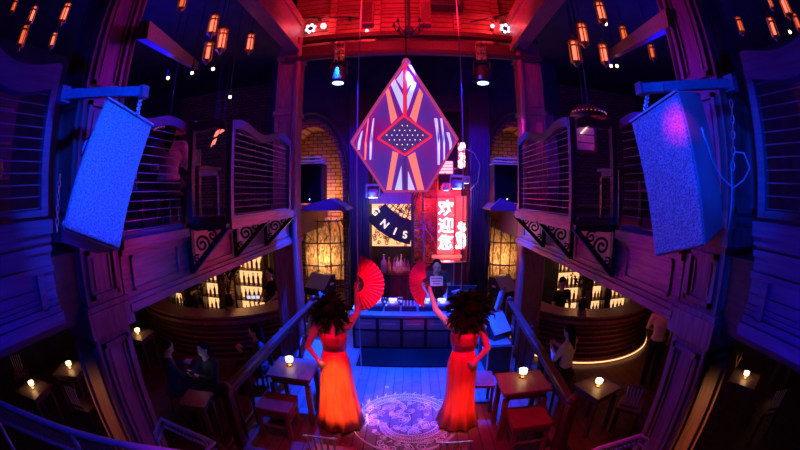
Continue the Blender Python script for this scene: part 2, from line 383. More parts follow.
# outer shell
struct('wall_left', MB().bx(-8.2, -8, -1.6, 10, -0.5, 7.6), M['plaster'])
struct('wall_right', MB().bx(8, 8.2, -1.6, 10, -0.5, 7.6), M['plaster'])
struct('wall_front', MB().bx(-8, 8, -1.8, -1.6, -0.5, 7.6), M['plaster'])
struct('wall_back', MB().bx(-8, 8, 10, 10.2, -0.5, 7.6), M['brick'])
struct('ceiling', MB().bx(-8.2, 8.2, -1.8, 10.2, 7.6, 7.75), M['plaster'])
for s, nm in ((-1, 'left'), (1, 'right')):
    struct('ceiling_upper_' + nm, MB().bx(s * 2.3, s * 8, -1.6, 10, 6.5, 6.6), M['plaster'])
    # upper floor slab beyond the balcony front
    struct('floor_balcony_' + nm, MB().bx(s * (HW + 0.06), s * 8, -1.6, 9.7, 2.06, 2.56), M['darkwood'])
    # atrium edge beam under the ceiling
    b = MB().bx(s * 2.06, s * 2.34, -1.6, 6.5, 5.75, 6.55)
    b.bx(s * 2.0, s * 2.08, -1.6, 6.1, 5.68, 5.8).bx(s * 2.02, s * 2.08, -1.6, 6.1, 6.3, 6.4)
    struct('beam_' + nm, b, M['wood_h'])
    # bent timber rafters of the upper room
    a0, a1 = (atD(143, 30, 3.0), atD(196, 66, 7.0)) if s < 0 else (atD(672, 18, 3.0), atD(606, 58, 7.0))
    struct('beam_rafter_' + nm, MB().bar(a0, a1, 0.10, 0.15), M['wood_h'])

# balcony fronts: boards with raised mouldings
def fascia(s, y0, y1, z0, z1, x, names, m, m2):
    b = MB().bx(s * x, s * (x + 0.06), y0, y1, z0, z1)
    struct(names[0], b, m)
    t = MB()
    t.bx(s * (x - 0.07), s * (x + 0.02), y0, y1, z1 - 0.05, z1 + 0.03).bx(s * (x - 0.035), s * (x + 0.02), y0, y1, z1 - 0.1, z1 - 0.05)
    t.bx(s * (x - 0.06), s * (x + 0.02), y0, y1, z0 - 0.02, z0 + 0.05).bx(s * (x - 0.03), s * (x + 0.02), y0, y1, z0 + 0.05, z0 + 0.09)
    return t
for s, nm in ((-1, 'left'), (1, 'right')):
    t = fascia(s, 1.9, 6.3, 2.03, 2.56, HW, ('wall_balcony_front_' + nm,), M['wood_h'], None)
    # raised panels
    for (a, b_) in ((2.02, 2.72), (2.9, 3.85), (4.0, 4.95), (5.1, 5.95)):
        for (p, q) in (((a, 2.16), (b_, 2.16)), ((a, 2.43), (b_, 2.43))):
            t.bx(s * (HW - 0.022), s * HW, p[0], q[0], p[1], p[1] + 0.025)
        for y in (a, b_ - 0.025): t.bx(s * (HW - 0.022), s * HW, y, y + 0.025, 2.16, 2.455)
    struct('trim_balcony_' + nm, t, M['wood_h'])
    # the section nearer the camera, grey painted boards
    t = fascia(s, -1.5, 1.12, 2.2, 2.78, HW - 0.1, ('wall_near_front_' + nm,), M['bluepaint'], None)
    for z in (2.62, 2.5): t.bx(s * (HW - 0.125), s * (HW - 0.1), -1.5, 1.12, z, z + 0.035)
    for y in (0.96, 0.2): t.bx(s * (HW - 0.13), s * (HW - 0.1), y, y + 0.05, 2.28, 2.5)
    for z in (2.40, 2.34, 2.31): t.bx(s * (HW - 0.115), s * (HW - 0.1), -1.5, 1.12, z, z + 0.012)
    struct('trim_near_' + nm, t, M['bluepaint'])
    struct('floor_near_' + nm, MB().bx(s * (HW - 0.03), s * 3.1, -1.5, 1.12, 2.5, 2.72), M['darkwood'])

# inner columns (at the back of the balconies)
def column(x0, x1, y0, y1, name, z1=6.0):
    b = MB().bx(x0, x1, y0, y1, -0.5, z1)
    for z in (0.2, 2.0, 2.62, 4.4, 5.55): b.bx(x0 - 0.03, x1 + 0.03, y0 - 0.03, y1 + 0.03, z, z + 0.08)
    for z0_, z1_ in ((0.35, 1.9), (2.8, 4.3), (4.55, 5.5)):
        for xx in (x0 + 0.06, x1 - 0.09): b.bx(xx, xx + 0.03, y0 - 0.02, y0, z0_, z1_)
        for zz in (z0_, z1_ - 0.03): b.bx(x0 + 0.06, x1 - 0.06, y0 - 0.02, y0, zz, zz + 0.03)
    struct(name, b, M['wood'])
    t = MB()
    s_ = -1 if x0 < 0 else 1
    xr = x1 if s_ < 0 else x0
    t.tube([(xr, y0 - 0.03, 0), (xr, y0 - 0.03, z1)], 0.055, 12)
    struct('trim_' + name, t, M['wood'])
cl = atY(273, 200, 6.1).x, atY(294, 200, 6.1).x
cr = atY(525, 200, 6.1).x, atY(547, 200, 6.1).x
column(cl[0], cl[1], 6.1, 6.5, 'column_left'); column(cr[0], cr[1], 6.1, 6.5, 'column_right')

# outer pillars with sunk panels, one on either side near the camera
def pillar(s, nm):
    ya, yb, xf = 1.46, 1.88, HW
    b = MB().bx(s * xf, s * (xf + 0.42), ya, yb, -0.5, 7.6)
    b.bx(s * (xf - 0.05), s * (xf + 0.47), ya - 0.05, yb + 0.05, 1.93, 2.12)
    b.bx(s * (xf - 0.05), s * (xf + 0.47), ya - 0.05, yb + 0.05, 2.62, 2.74)
    b.bx(s * (xf - 0.03), s * (xf + 0.45), ya - 0.03, yb + 0.03, 2.12, 2.16)
    struct('pillar_' + nm, b, M['wood'])
    t = MB()
    for z0, z1 in ((-0.3, 1.86), (2.2, 2.56), (2.84, 3.62), (3.74, 4.9), (5.05, 6.8)):
        for y in (ya + 0.05, yb - 0.085): t.bx(s * (xf - 0.028), s * xf, y, y + 0.035, z0, z1)
        for z in (z0, z1 - 0.035): t.bx(s * (xf - 0.028), s * xf, ya + 0.05, yb - 0.05, z, z + 0.035)
        for y in (ya + 0.115, yb - 0.13): t.bx(s * (xf - 0.014), s * xf, y, y + 0.015, z0 + 0.065, z1 - 0.065)
        for x in (xf + 0.05, xf + 0.335): t.bx(s * x, s * (x + 0.035), ya - 0.028, ya, z0, z1)
        for z in (z0, z1 - 0.035): t.bx(s * (xf + 0.05), s * (xf + 0.37), ya - 0.028, ya, z, z + 0.035)
    t.tube([(s * xf, ya, -0.5), (s * xf, ya, 1.93)], 0.024, 8)
    t.tube([(s * xf, yb, 2.74), (s * xf, yb, 7.5)], 0.03, 8)
    struct('trim_pillar_' + nm, t, M['wood'])
pillar(-1, 'left'); pillar(1, 'right')

# cross beams at the back edge of the atrium and the red-lit boarding above
b = MB().bx(-2.3, 2.6, 6.15, 6.45, 5.62, 5.82).bx(-2.3, 2.6, 6.05, 6.2, 5.9, 6.0)
struct('beam_back', b, M['darkwood'])
b = MB().tube([(-2.3, 6.05, 5.52), (2.6, 6.05, 5.52)], 0.06, 10)
struct('beam_pipe', b, M['railwood'])
struct('wall_clerestory', MB().bx(-2.3, 2.6, 6.35, 6.5, 5.8, 7.6), M['boards'])
t = MB()
for x in (-1.5, -0.62, 0.95, 1.75): t.bx(x, x + 0.14, 6.2, 6.36, 6.0, 7.6)
t.bx(-2.3, 2.6, 6.27, 6.36, 6.55, 6.63)
struct('trim_clerestory', t, M['boards'])

# back wall of the stage with two arches and the centre niche
YB = 8.4
def px2x(px, Y=YB): return atY(px, 200, Y).x
def arch_header(mb, x0, x1, z_spring, z_apex, ztop, y0, y1, n=16):
    xc = (x0 + x1) / 2; R = (x1 - x0) / 2; H = z_apex - z_spring
    P = [(xc - R * math.cos(PI * k / n), z_spring + H * math.sin(PI * k / n)) for k in range(n + 1)]
    for (a, za), (c, zc) in zip(P, P[1:]):
        mb.prism([(a, y0, za), (c, y0, zc), (c, y0, ztop), (a, y0, ztop)], (0, y1 - y0, 0))
    return P
aL = (px2x(276), px2x(347)); aR = (px2x(484), px2x(545)); nich = (px2x(369), px2x(468))
zsp = atY(330, 185, YB).z; zap = atY(330, 118, YB).z
b = MB()
b.bx(-3.6, aL[0], YB, YB + 0.35, -0.1, 6.6).bx(aL[1], nich[0], YB, YB + 0.35, -0.1, 6.6)
b.bx(nich[1], aR[0], YB, YB + 0.35, -0.1, 6.6).bx(aR[1], 4.0, YB, YB + 0.35, -0.1, 6.6)
PL = arch_header(b, aL[0], aL[1], zsp, zap, 6.6, YB, YB + 0.35)
PR = arch_header(b, aR[0], aR[1], zsp, zap, 6.6, YB, YB + 0.35)
zn = atY(420, 108, YB).z
b.bx(nich[0], nich[1], YB, YB + 0.35, zn, 6.6)
struct('wall_stage_back', b, M['plaster'])
# arch bands: brick rings in the reveals, dark moulded outer rings
t = MB(); t2 = MB()
for P, (x0, x1) in ((PL, aL), (PR, aR)):
    xc = (x0 + x1) / 2
    full = [(x0, 0.0)] + P + [(x1, 0.0)]
    inner = [(xc + (x - xc) * 0.86, z if z < zsp else zsp + (z - zsp) * 0.9) for x, z in full]
    for k in range(len(full) - 1):
        t.prism([(full[k][0], YB + 0.12, full[k][1]), (full[k + 1][0], YB + 0.12, full[k + 1][1]), (inner[k + 1][0], YB + 0.12, inner[k + 1][1]), (inner[k][0], YB + 0.12, inner[k][1])], (0, 0.6, 0))
    out = [(xc + (x - xc) * 1.1, YB - 0.04, z if z < zsp else zsp + (z - zsp) * 1.1) for x, z in full]
    t2.tube(out, 0.06, 8)
struct('trim_arch_brick', t, M['brick'])
struct('trim_arch_moulding', t2, M['plaster'])
struct('wall_behind_arches', MB().bx(-3.6, nich[0] - 0.1, 9.3, 9.4, 0, 6.6).bx(nich[1] + 0.1, 4.0, 9.3, 9.4, 0, 6.6), M['brick'])
struct('wall_niche', MB().bx(nich[0] - 0.1, nich[1] + 0.1, 9.45, 9.55, 0, 6.6).bx(nich[0] - 0.1, nich[0], YB + 0.35, 9.5, 0, 6.6).bx(nich[1], nich[1] + 0.1, YB + 0.35, 9.5, 0, 6.6), M['plaster'])
# blue lit drapes either side of the niche: pleated
def drape(x0, x1, y, z0, z1, label):
    n = 60; mb = MB(); vs = []
    for k in range(n + 1):
        x = x0 + (x1 - x0) * k / n; yy = y + 0.035 * math.sin(k * 1.15) + 0.015 * math.sin(k * 2.9)
        vs += [(x, yy, z0), (x, yy, z1)]
    fs = [(2 * k, 2 * k + 2, 2 * k + 3, 2 * k + 1) for k in range(n)]
    mb.add(vs, fs); o = mb.build('stage_curtain', M['drape'], smooth=True)
    sd = o.modifiers.new('thickness', 'SOLIDIFY'); sd.thickness = 0.012
    return tag(o, label, 'curtain')
drape(px2x(349, 8.2), px2x(369, 8.2), 8.2, 0.02, 5.6, 'tall dark blue pleated curtain left of the lit niche')
drape(px2x(470, 8.2), px2x(490, 8.2), 8.2, 0.02, 5.6, 'tall dark blue pleated curtain right of the Chinese neon sign')

# ================================================================== BALCONY BAYS, BRACKETS, RAILINGS
BX = 1.62; BY0, BY1 = 3.0, 4.68; BZ = 2.66
for s, nm in ((-1, 'left'), (1, 'right')):
    b = MB().prism([(s * BX, BY0, BZ - 0.07), (s * BX, BY1 + 0.15, BZ - 0.07), (s * HW, BY1 + 1.0, BZ - 0.07), (s * HW, BY0 - 0.05, BZ - 0.07)], (0, 0, 0.07))
    b.bar((s * BX, BY0 - 0.02, BZ - 0.04), (s * BX, BY1 + 0.15, BZ - 0.04), 0.06, 0.1)
    b.bar((s * BX, BY0, BZ - 0.04), (s * HW, BY0 - 0.05, BZ - 0.04), 0.06, 0.1)
    struct('floor_bay_' + nm, b, M['wood_h'])

def bracket(s, y, wd, ht, label):
    # local frame: origin at the top of the fascia face, x inwards
    t = thing('scroll_bracket', label, 'bracket', (s * (HW - 0.024), y, BZ - 0.03), 0, 'iron scroll brackets under the balcony bays')
    d = -s
    MB().bar((d * 0.03, 0, 0), (d * 0.03, 0, -ht), 0.06, 0.055, (0, 1, 0)).build('upright', M['iron'], t)
    MB().bar((0, 0, -0.025), (d * wd, 0, -0.025), 0.055, 0.05).build('top_bar', M['iron'], t)
    MB().bar((d * wd, 0, -0.03), (d * 0.04, 0, -ht + 0.03), 0.05, 0.045, (0, 1, 0)).build('diagonal_brace', M['iron'], t)
    def spiral(cx, cz, r0, turns, a0, dirn=1):
        pts = []
        for k in range(40):
            u = k / 39; a = a0 + dirn * turns * 2 * PI * u; r = r0 * (1 - 0.85 * u)
            pts.append((d * (cx + r * math.cos(a)), 0, cz + r * math.sin(a)))
        return pts
    MB().tube(spiral(wd * 0.36, -ht * 0.40, wd * 0.19, 1.6, -0.6), 0.013, 6).build('scroll', M['iron'], t)
    MB().tube(spiral(wd * 0.62, -ht * 0.22, wd * 0.12, 1.4, 2.4, -1), 0.011, 6).build('scroll', M['iron'], t)
    MB().tube(spiral(wd * 0.2, -ht * 0.70, wd * 0.09, 1.3, 1.0), 0.010, 6).build('scroll', M['iron'], t)
    MB().tube([(d * wd * 0.12, 0, -0.05), (d * wd * 0.25, 0, -ht * 0.12), (d * wd * 0.45, 0, -ht * 0.1), (d * wd * 0.6, 0, -0.05)], 0.010, 6).build('scroll', M['iron'], t)
    return t
for s, nm in ((-1, 'left'), (1, 'right')):
    for y, lab in ((2.90, 'nearest and largest iron scroll bracket on the %s balcony front'), (3.9, 'middle of three iron scroll brackets on the %s balcony front'), (4.88, 'farthest iron scroll bracket on the %s balcony front, beside the column')):
        bracket(s, y, 0.50, 0.50, lab % nm)

def railing(name, label, p0, p1, h0, h1, wave, ncab, posts=(0, 1), m_rail='bluepaint', grp='balcony railings', rtop=0.035, rh=0.09, cr=0.0065):
    """railing from p0 to p1 (floor points); top rail follows h(u) + wave"""
    p0 = Vector(p0); p1 = Vector(p1); t = thing(name, label, 'railing', p0, 0, grp)
    D = p1 - p0
    P = lambda u, z: D * u + Vector((0, 0, z))
    H = lambda u: h0 + (h1 - h0) * u + wave(u)
    n = 24
    # shaped handrail board
    vs = []; prs = D.normalized().cross(Vector((0, 0, 1))) * rtop
    for k in range(n + 1):
        u = k / n; z = H(u)
        for dz, sd in ((0.0, -1), (0.0, 1), (-rh, 1), (-rh, -1)): vs.append(P(u, z + dz) + prs * sd)
    fs = [(4 * k + a, 4 * k + (a + 1) % 4, 4 * k + 4 + (a + 1) % 4, 4 * k + 4 + a) for k in range(n) for a in range(4)] + [(0, 1, 2, 3), (4 * n, 4 * n + 1, 4 * n + 2, 4 * n + 3)]
    MB().add(vs, fs).build('handrail', M[m_rail], t)
    for u in posts:
        z = H(u)
        MB().box(P(u, z / 2), (0.06, 0.06, z)).build('post', M[m_rail], t)
    hm = min(H(k / 20) for k in range(21)) - 0.12
    for k in range(ncab):
        z = 0.05 + hm * k / (ncab - 1)
        MB().tube([P(0, z), P(1, z)], cr, 5).build('cable', M['e_cable'], t)
    MB().bar(P(0, 0.02), P(1, 0.02), 0.05, 0.04).build('bottom_rail', M[m_rail], t)
    return t
wv = lambda a, ph=0.0, f=1.0: (lambda u: a * math.sin(2 * PI * f * u + ph))
for s, nm in ((-1, 'left'), (1, 'right')):
    railing('balcony_railing', 'cabled railing with wavy top rail along the inner edge of the %s bay' % nm, (s * BX, BY0, BZ), (s * BX, BY1, BZ), 0.95, 1.02, wv(0.045, 0.6, 1.5), 13, cr=0.0045)
    railing('balcony_railing', 'short cabled railing across the near end of the %s bay' % nm, (s * (BX + 0.07), BY0, BZ), (s * (HW - 0.02), BY0 - 0.02, BZ), 0.97, 1.02, wv(0.02), 12, (1,), cr=0.0045)
    railing('balcony_railing', 'cabled railing between the %s bay and the panelled pillar' % nm, (s * (HW + 0.06), BY0 - 0.1, BZ - 0.07), (s * (HW + 0.06), 1.97, BZ - 0.07), 1.06, 1.04, wv(0.04, 0, 1), 12, (1,), cr=0.0045)
    railing('balcony_railing', 'cabled railing with broad wavy top rail above the blue boards, %s of the camera' % nm, (s * (HW - 0.06), 1.1, 2.83), (s * (HW - 0.06), -1.3, 2.83), 0.92, 1.08, wv(0.06, 2.6, 2.2), 12, (0.0, 0.42, 1), rtop=0.05, rh=0.17, cr=0.004)

# ================================================================== HUNG LOUDSPEAKERS NEAR THE CAMERA
def hung_speaker(side, c, front_dir, up_dir, w, d, h, label, skew=0.0):
    """box: c = centre, front face normal f, long axis u"""
    f = Vector(front_dir).normalized(); u = Vector(up_dir); u = (u - f * u.dot(f)).normalized(); r = u.cross(f)
    R = Matrix((r, f, u)).transposed()
    t = bpy.data.objects.new('hung_speaker', None); C.objects.link(t)
    t.matrix_basis = Matrix.Translation(Vector(c)) @ R.to_4x4(); tag(t, label, 'speaker', 'large hung loudspeakers')
    # cabinet: trapezoid in plan, narrower to the rear
    tp = 0.72 if side < 0 else 0.9
    kids0 = []
    q = [(-w / 2, d / 2, -h / 2), (w / 2, d / 2, -h / 2), (w / 2 * tp, -d / 2, -h / 2), (-w / 2 * tp, -d / 2, -h / 2)]
    MB().prism(q, (0, 0, h)).build('cabinet', M['cabinet'], t, bevel=0.008)
    MB().box((0, d / 2 + 0.008, 0), (w * 0.97, 0.02, h * 0.97)).build('grille', M['grille'], t, bevel=0.008)
    MB().box((0, d / 2 + 0.012, h / 2 - 0.002), (w * 0.99, 0.03, 0.012)).build('top_edge', M['edge'], t)
    for sx in (-1, 1):
        sd = Vector((sx * w * 0.432, 0.0, 0.0))
        ang = math.atan2(w * 0.14, d) * sx
        MB().box((sx * w * 0.432, 0, h * 0.2), (0.012, d * 0.3, h * 0.16), (0, 0, ang)).build('handle_recess', M['black'], t)
        MB().tube([(sx * w * 0.44, -d * 0.1, h * 0.14), (sx * w * 0.47, -d * 0.1, h * 0.17), (sx * w * 0.47, -d * 0.1, h * 0.23), (sx * w * 0.44, -d * 0.1, h * 0.26)], 0.008, 6).build('handle', M['edge'], t)
        MB().lathe([(0.014, 0), (0.014, 0.01), (0.006, 0.014)], (sx * w * 0.44, d * 0.1, -h * 0.42), 12, rot=(0, sx * PI / 2, 0)).build('rigging_bolt', M['edge'], t)
    MB().box((0, d / 2 + 0.02, -h * 0.46), (0.05, 0.006, 0.014)).build('badge', M['edge'], t)
    for ch_ in kids(t):
        for v in ch_.data.vertices: v.co.z += skew * v.co.x
    return t
def speaker_from(side, TL, TR, BR, BL, depth, label):
    c = (TL + TR + BR + BL) / 4
    u = ((TL + TR) - (BL + BR)) / 2; r = ((TR + BR) - (TL + BL)) / 2
    f = u.cross(r).normalized()                      # towards the room
    if f.dot(CAM - c) < 0: f = -f
    un = u.normalized(); rp = r - un * r.dot(un); xax = un.cross(f)
    k = r.dot(un) / rp.length * (1 if xax.dot(rp) > 0 else -1)
    return hung_speaker(side, c - f * depth / 2, f, u, rp.length, depth, u.length, label, k)
SL = speaker_from(-1, atD(107, 99, 2.10), atD(152, 126, 2.175), atD(120, 251, 1.91), atD(62, 230, 1.82), 0.30, 'large blue-lit loudspeaker hung from a bracket on the left pillar')
SR = speaker_from(1, atD(632, 121, 2.15), atD(677, 90, 1.955), atD(706, 246, 2.04), atD(655, 257, 2.26), 0.38, 'large blue-lit loudspeaker with a violet stripe of light, hung on the right pillar')

def wall_bracket(pts_arm, pts_hook, label):
    t = thing('speaker_bracket', label, 'bracket', pts_arm[0], 0, 'speaker brackets')
    wbuild(MB().bar(pts_arm[0], pts_arm[1], 0.04, 0.06), 'arm', M['bluepaint'], t, bevel=0.004)
    wbuild(MB().box(pts_arm[0], (0.06, 0.08, 0.1)), 'wall_plate', M['bluepaint'], t)
    wbuild(MB().box(pts_arm[1], (0.05, 0.06, 0.07)), 'end_plate', M['bluepaint'], t)
    wbuild(MB().bar(pts_arm[1], pts_hook[0], 0.045, 0.05), 'yoke', M['bluepaint'], t)
    for a, b_ in pts_hook[1:]:
        n = 9; mb = MB(); A = Vector(a); B = Vector(b_)
        for k in range(n):
            p = A.lerp(B, (k + 0.5) / n); L = (B - A).length / n * 0.62
            pts = []
            ax = (B - A).normalized(); sd = ax.orthogonal() if k % 2 else ax.cross(ax.orthogonal())
            for j in range(9):
                g = 2 * PI * j / 8; pts.append(p + ax * math.cos(g) * L + sd.normalized() * math.sin(g) * 0.012)
            mb.tube(pts, 0.0045, 5, cap=False)
        wbuild(mb, 'chain', M['steel'], t)
    return t
wall_bracket((atD(64, 95, 2.32), atD(143, 92, 2.15)), (atD(141, 99, 2.15), (atD(141, 97, 2.15), atD(137, 116, 2.10)), (atD(60, 175, 2.35), atD(57, 231, 2.32))), 'grey steel arm and chain holding the loudspeaker on the left pillar')
wall_bracket((atD(731, 84, 2.32), atD(641, 89, 2.15)), (atD(664, 88, 2.12), (atD(648, 93, 2.15), atD(645, 110, 2.14)), (atD(731, 100, 2.3), atD(733, 170, 2.3))), 'grey steel arm and chain holding the loudspeaker on the right pillar')
cb = [atD(705, 138, 2.1), atD(712, 160, 2.16), atD(722, 178, 2.2), atD(733, 188, 2.22), atD(744, 180, 2.22), atD(750, 168, 2.22), atD(744, 153, 2.22), atD(735, 152, 2.22), atD(731, 165, 2.22), atD(732, 190, 2.22), atD(731, 210, 2.22), atD(728, 232, 2.2)]
tag(MB().tube(cb, 0.006, 6).build('speaker_cable', M['cabinet'], smooth=True), 'looped cable hanging behind the right loudspeaker', 'cable')

# ================================================================== DIAMOND CHANDELIER
YC = 4.5
ch = thing('diamond_chandelier', 'large diamond-shaped chandelier of violet panels with glowing bars', 'chandelier', atY(405, 145, YC))
def K(px, py, dy=0.0): return atY(px, py, YC + dy)
def flat(mb, poly, dy, th, back=False):
    pts = [K(x, y) + Vector((0, dy, 0)) for x, y in poly]
    return mb.prism(pts, (0, th, 0))
T_, L_, R_, BL_, BR_ = (406, 62), (352, 143), (457, 140), (385, 192), (427, 191)
DP = 0.30                                              # half thickness of the body
outer = [T_, R_, BR_, BL_, L_]
itop, ir, ib, il = (404, 118), (431, 138), (405, 156), (379, 140)
vs_o = [K(*p) for p in outer]
def infr(p, q=-0.18): return K(*p) + Vector((0, q, 0))
# facets: outer rim -> inner diamond (front), same behind
for sgn in (-1, 1):
    q = 0.07 * sgn
    A = {k: K(*p) for k, p in dict(T=T_, R=R_, BR=BR_, BL=BL_, L=L_).items()}
    I = {k: K(*p) + Vector((0, q, 0)) for k, p in dict(t=itop, r=ir, b=ib, l=il).items()}
    bmid = K(406, 192)
    for fc in (('T', 't', 'l', 'L'), ('T', 'R', 'r', 't'), ('L', 'l', 'b', 'BL'), ('R', 'BR', 'b', 'r'), ('b', 'BR', 'BL')):
        pts = [(A.get(k) or I.get(k)) for k in fc]
        wbuild(MB().prism(pts, (0, 0.012 * sgn, 0)), 'panel', M['e_magpanel'], ch)
def rim(a, b_, m, wd=0.026, dp=0.16): return wbuild(MB().bar(a, b_, dp, wd, (0, 0, 1)), 'frame_bar', m, ch)
for k in range(5): rim(vs_o[k], vs_o[(k + 1) % 5], M['e_pinkframe'])
for a, b_ in ((itop, ir), (ir, ib), (ib, il), (il, itop)):
    wbuild(MB().bar(infr(a, -0.13), infr(b_, -0.13), 0.09, 0.018), 'inner_frame_bar', M['e_redbar'], ch)
wbuild(MB().prism([infr(p, -0.13) for p in (itop, ir, ib, il)], (0, 0.02, 0)), 'dotted_plate', M['e_dark'], ch)
for i in range(9):
    for j in range(7):
        x = 385 + i * 5.0 + (2.5 if j % 2 else 0); y = 123 + j * 4.6
        if abs(x - 405) / 24 + abs(y - 138) / 17 < 0.86: wbuild(MB().ball(infr((x, y), -0.132), 0.0055, 6), 'light_dot', M['e_flower'], ch)
def surf(px, py, off=-0.02):
    """point on the front facets of the body under a pixel of the drawing"""
    v = Vector((px, py)); c = Vector((405, 138))
    d = v - c
    def rad(poly):
        best = 1e9
        for k in range(len(poly)):
            a = Vector(poly[k]); b2 = Vector(poly[(k + 1) % len(poly)]); e = b2 - a
            den = d.x * e.y - d.y * e.x
            if abs(den) < 1e-9: continue
            tt = ((a.x - c.x) * e.y - (a.y - c.y) * e.x) / den; uu = ((a.x - c.x) * d.y - (a.y - c.y) * d.x) / den
            if tt > 0 and -0.01 <= uu <= 1.01: best = min(best, tt)
        return best
    ro = rad(outer); ri = rad([itop, ir, ib, il])
    u = min(1, max(0, (1 - ri) / (ro - ri)))
    return K(px, py) + Vector((0, -0.07 * (1 - u) + off - 0.012, 0))
def led(poly, m, nm='light_bar'):
    wbuild(MB().prism([surf(x, y) for x, y in poly], (0, 0.012, 0)), nm, m, ch)
led([(403.4, 66), (406.6, 66), (406.6, 117), (403.4, 117)], M['e_redbar'])
led([(399, 77), (403, 71), (403, 90), (396.5, 80)], M['e_lav']); led([(407.5, 72), (412, 78), (413, 81), (407.5, 90)], M['e_lav'])
led([(391, 85), (395, 80), (403, 97), (403, 115)], M['e_lav']); led([(413, 82), (416.5, 84), (407.5, 112), (407, 97)], M['e_lav'])
led([(386, 92), (389, 89), (397.5, 119), (391.5, 125)], M['e_peach']); led([(419.5, 89), (423, 95), (416, 124), (410, 118)], M['e_peach'])
led([(393, 152), (398.5, 154), (391.5, 190), (386.5, 190)], M['e_peach']); led([(408, 157), (415, 153), (424, 190), (417.5, 190)], M['e_peach'])
led([(401.5, 166), (402.2, 190), (395, 190)], M['e_lav']); led([(408, 171), (415, 190), (408, 190)], M['e_lav'])
led([(403.5, 157), (406.5, 157), (406.5, 190), (403.5, 190)], M['e_dark'])
for xs, m in (((358.5, 361), 'e_lav'), ((365.5, 367), 'e_peach'), ((370.5, 372.5), 'e_lav')):
    led([(xs[0] + 3, 119 if xs[0] > 364 else 133), (xs[1] + 2, 119 if xs[0] > 364 else 131), (xs[1], 143), (xs[1] - 1, 160 if xs[0] > 364 else 150), (xs[0] - 0.5, 160 if xs[0] > 364 else 150), (xs[0], 143)], M[m])
for xs, m in (((449, 451.5), 'e_lav'), ((443, 444.5), 'e_lav'), ((437, 439.5), 'e_lav')):
    z0 = 133 if xs[0] > 446 else 119; z1 = 152 if xs[0] > 446 else 165
    led([(xs[0] - 3, z0), (xs[1] - 2.5, z0), (xs[1], 143), (xs[1], z1), (xs[0] + 0.5, z1), (xs[0], 143)], M[m])
tp = K(*T_)
wbuild(MB().tube([tp, tp + Vector((0, 0, 3.0))], 0.01, 6), 'hanging_rod', M['iron'], ch)
wbuild(MB().lathe([(0.05, -0.06), (0.06, 0), (0.03, 0.05)], tp, 10), 'crown_cap', M['e_pinkframe'], ch)

# vertical steel wires either side of it
for px, lab in ((357, 'thin steel wire hanging left of the diamond chandelier'), (463, 'thin steel wire hanging right of the diamond chandelier')):
    p = atY(px, 150, 5.0)
    tag(MB().tube([(p.x, p.y, 0.0), (p.x, p.y, 7.6)], 0.009, 6).build('hanging_wire', M['steel']), lab, 'wire')

# ================================================================== STAGE CANS, FLOWER LAMPS, BULBS
def can_light(p, label):
    t = thing('spot_can', label, 'spotlight', p, 0, 'blue stage cans under the beam')
    MB().lathe([(0.11, 0.0), (0.13, 0.03), (0.13, 0.06), (0.12, 0.28), (0.06, 0.34)], n=20).build('housing', M['black'], t, smooth=True)
    MB().lathe([(0.10, -0.008), (0.10, 0.004)], n=20).build('lens', M['e_blue'], t)
    MB().tube([(-0.15, 0, 0.15), (-0.15, 0, 0.42), (0.15, 0, 0.42), (0.15, 0, 0.15)], 0.012, 6).build('yoke', M['iron'], t)
    MB().tube([(0, 0, 0.42), (0, 0, 5.60 - p.z)], 0.014, 6).build('stem', M['iron'], t)
    cg = MB()
    for k in range(3):
        z = 0.5 + 0.14 * k
        cg.lathe([(0.09, z), (0.1, z + 0.02), (0.09, z + 0.04)], n=14)
    for k in range(6): cg.tube([(0.09 * math.cos(k * PI / 3), 0.09 * math.sin(k * PI / 3), 0.44), (0.09 * math.cos(k * PI / 3), 0.09 * math.sin(k * PI / 3), 0.8)], 0.006, 5)
    cg.build('wire_cage', M['brass'], t)
can_light(atY(338, 83, 5.9), 'round black can with a bright blue-white lens, left of the chandelier')
can_light(atY(483, 83, 5.9), 'round black can with a bright blue-white lens, right of the chandelier')
def flower(p, label):
    t = thing('flower_lamp', label, 'lamp', p, 0, 'flower-shaped lamps on the boarding')
    MB().lathe([(0.05, -0.02), (0.05, 0.02)], n=12, rot=(PI / 2, 0, 0)).build('backplate', M['iron'], t)
    for k in range(6):
        a = k * PI / 3 + 0.3
        pb = MB().ball((0.085 * math.cos(a), -0.03, 0.085 * math.sin(a)), (0.034, 0.02, 0.034), 8); pb.build('petal', M['e_flower'], t)
    MB().tube([(0, 0, 0), (0, 6.34 - p.y, 0)], 0.02, 6).build('stem', M['iron'], t)
flower(atY(311, 29, 6.2), 'white flower-shaped lamp between two red bulbs on the left of the boarding')
flower(atY(505, 29, 6.2), 'white flower-shaped lamp between two red bulbs on the right of the boarding')
def bulb(p, r, label):
    t = thing('red_bulb', label, 'bulb', p, 0, 'red bulbs on the boarding')
    MB().ball((0, 0, 0), r, 10).build('glass', M['e_red'], t, smooth=True)
    MB().tube([(0, 0, 0), (0, 6.34 - p.y, 0)], 0.022, 8).build('socket', M['iron'], t)
    q = bpy.data.lights.new('bulb_glow', 'POINT'); q.energy = 9; q.color = (1, 0.05, 0.07); q.shadow_soft_size = 0.05
    lo = bpy.data.objects.new('bulb_glow', q); C.objects.link(lo); lo.location = p + Vector((0, -0.15, 0))
for x, y, r, lab in ((291, 22, 0.045, 'small red bulb left of the left flower lamp'), (323.5, 26, 0.065, 'large red bulb right of the left flower lamp'), (492.5, 26, 0.045, 'small red bulb left of the right flower lamp'), (520, 19, 0.065, 'large red bulb right of the right flower lamp'), (367, 31, 0.04, 'red bulb lower on the boarding above the chandelier, left of a timber post')):
    bulb(atY(x, y, 6.2), r, lab)
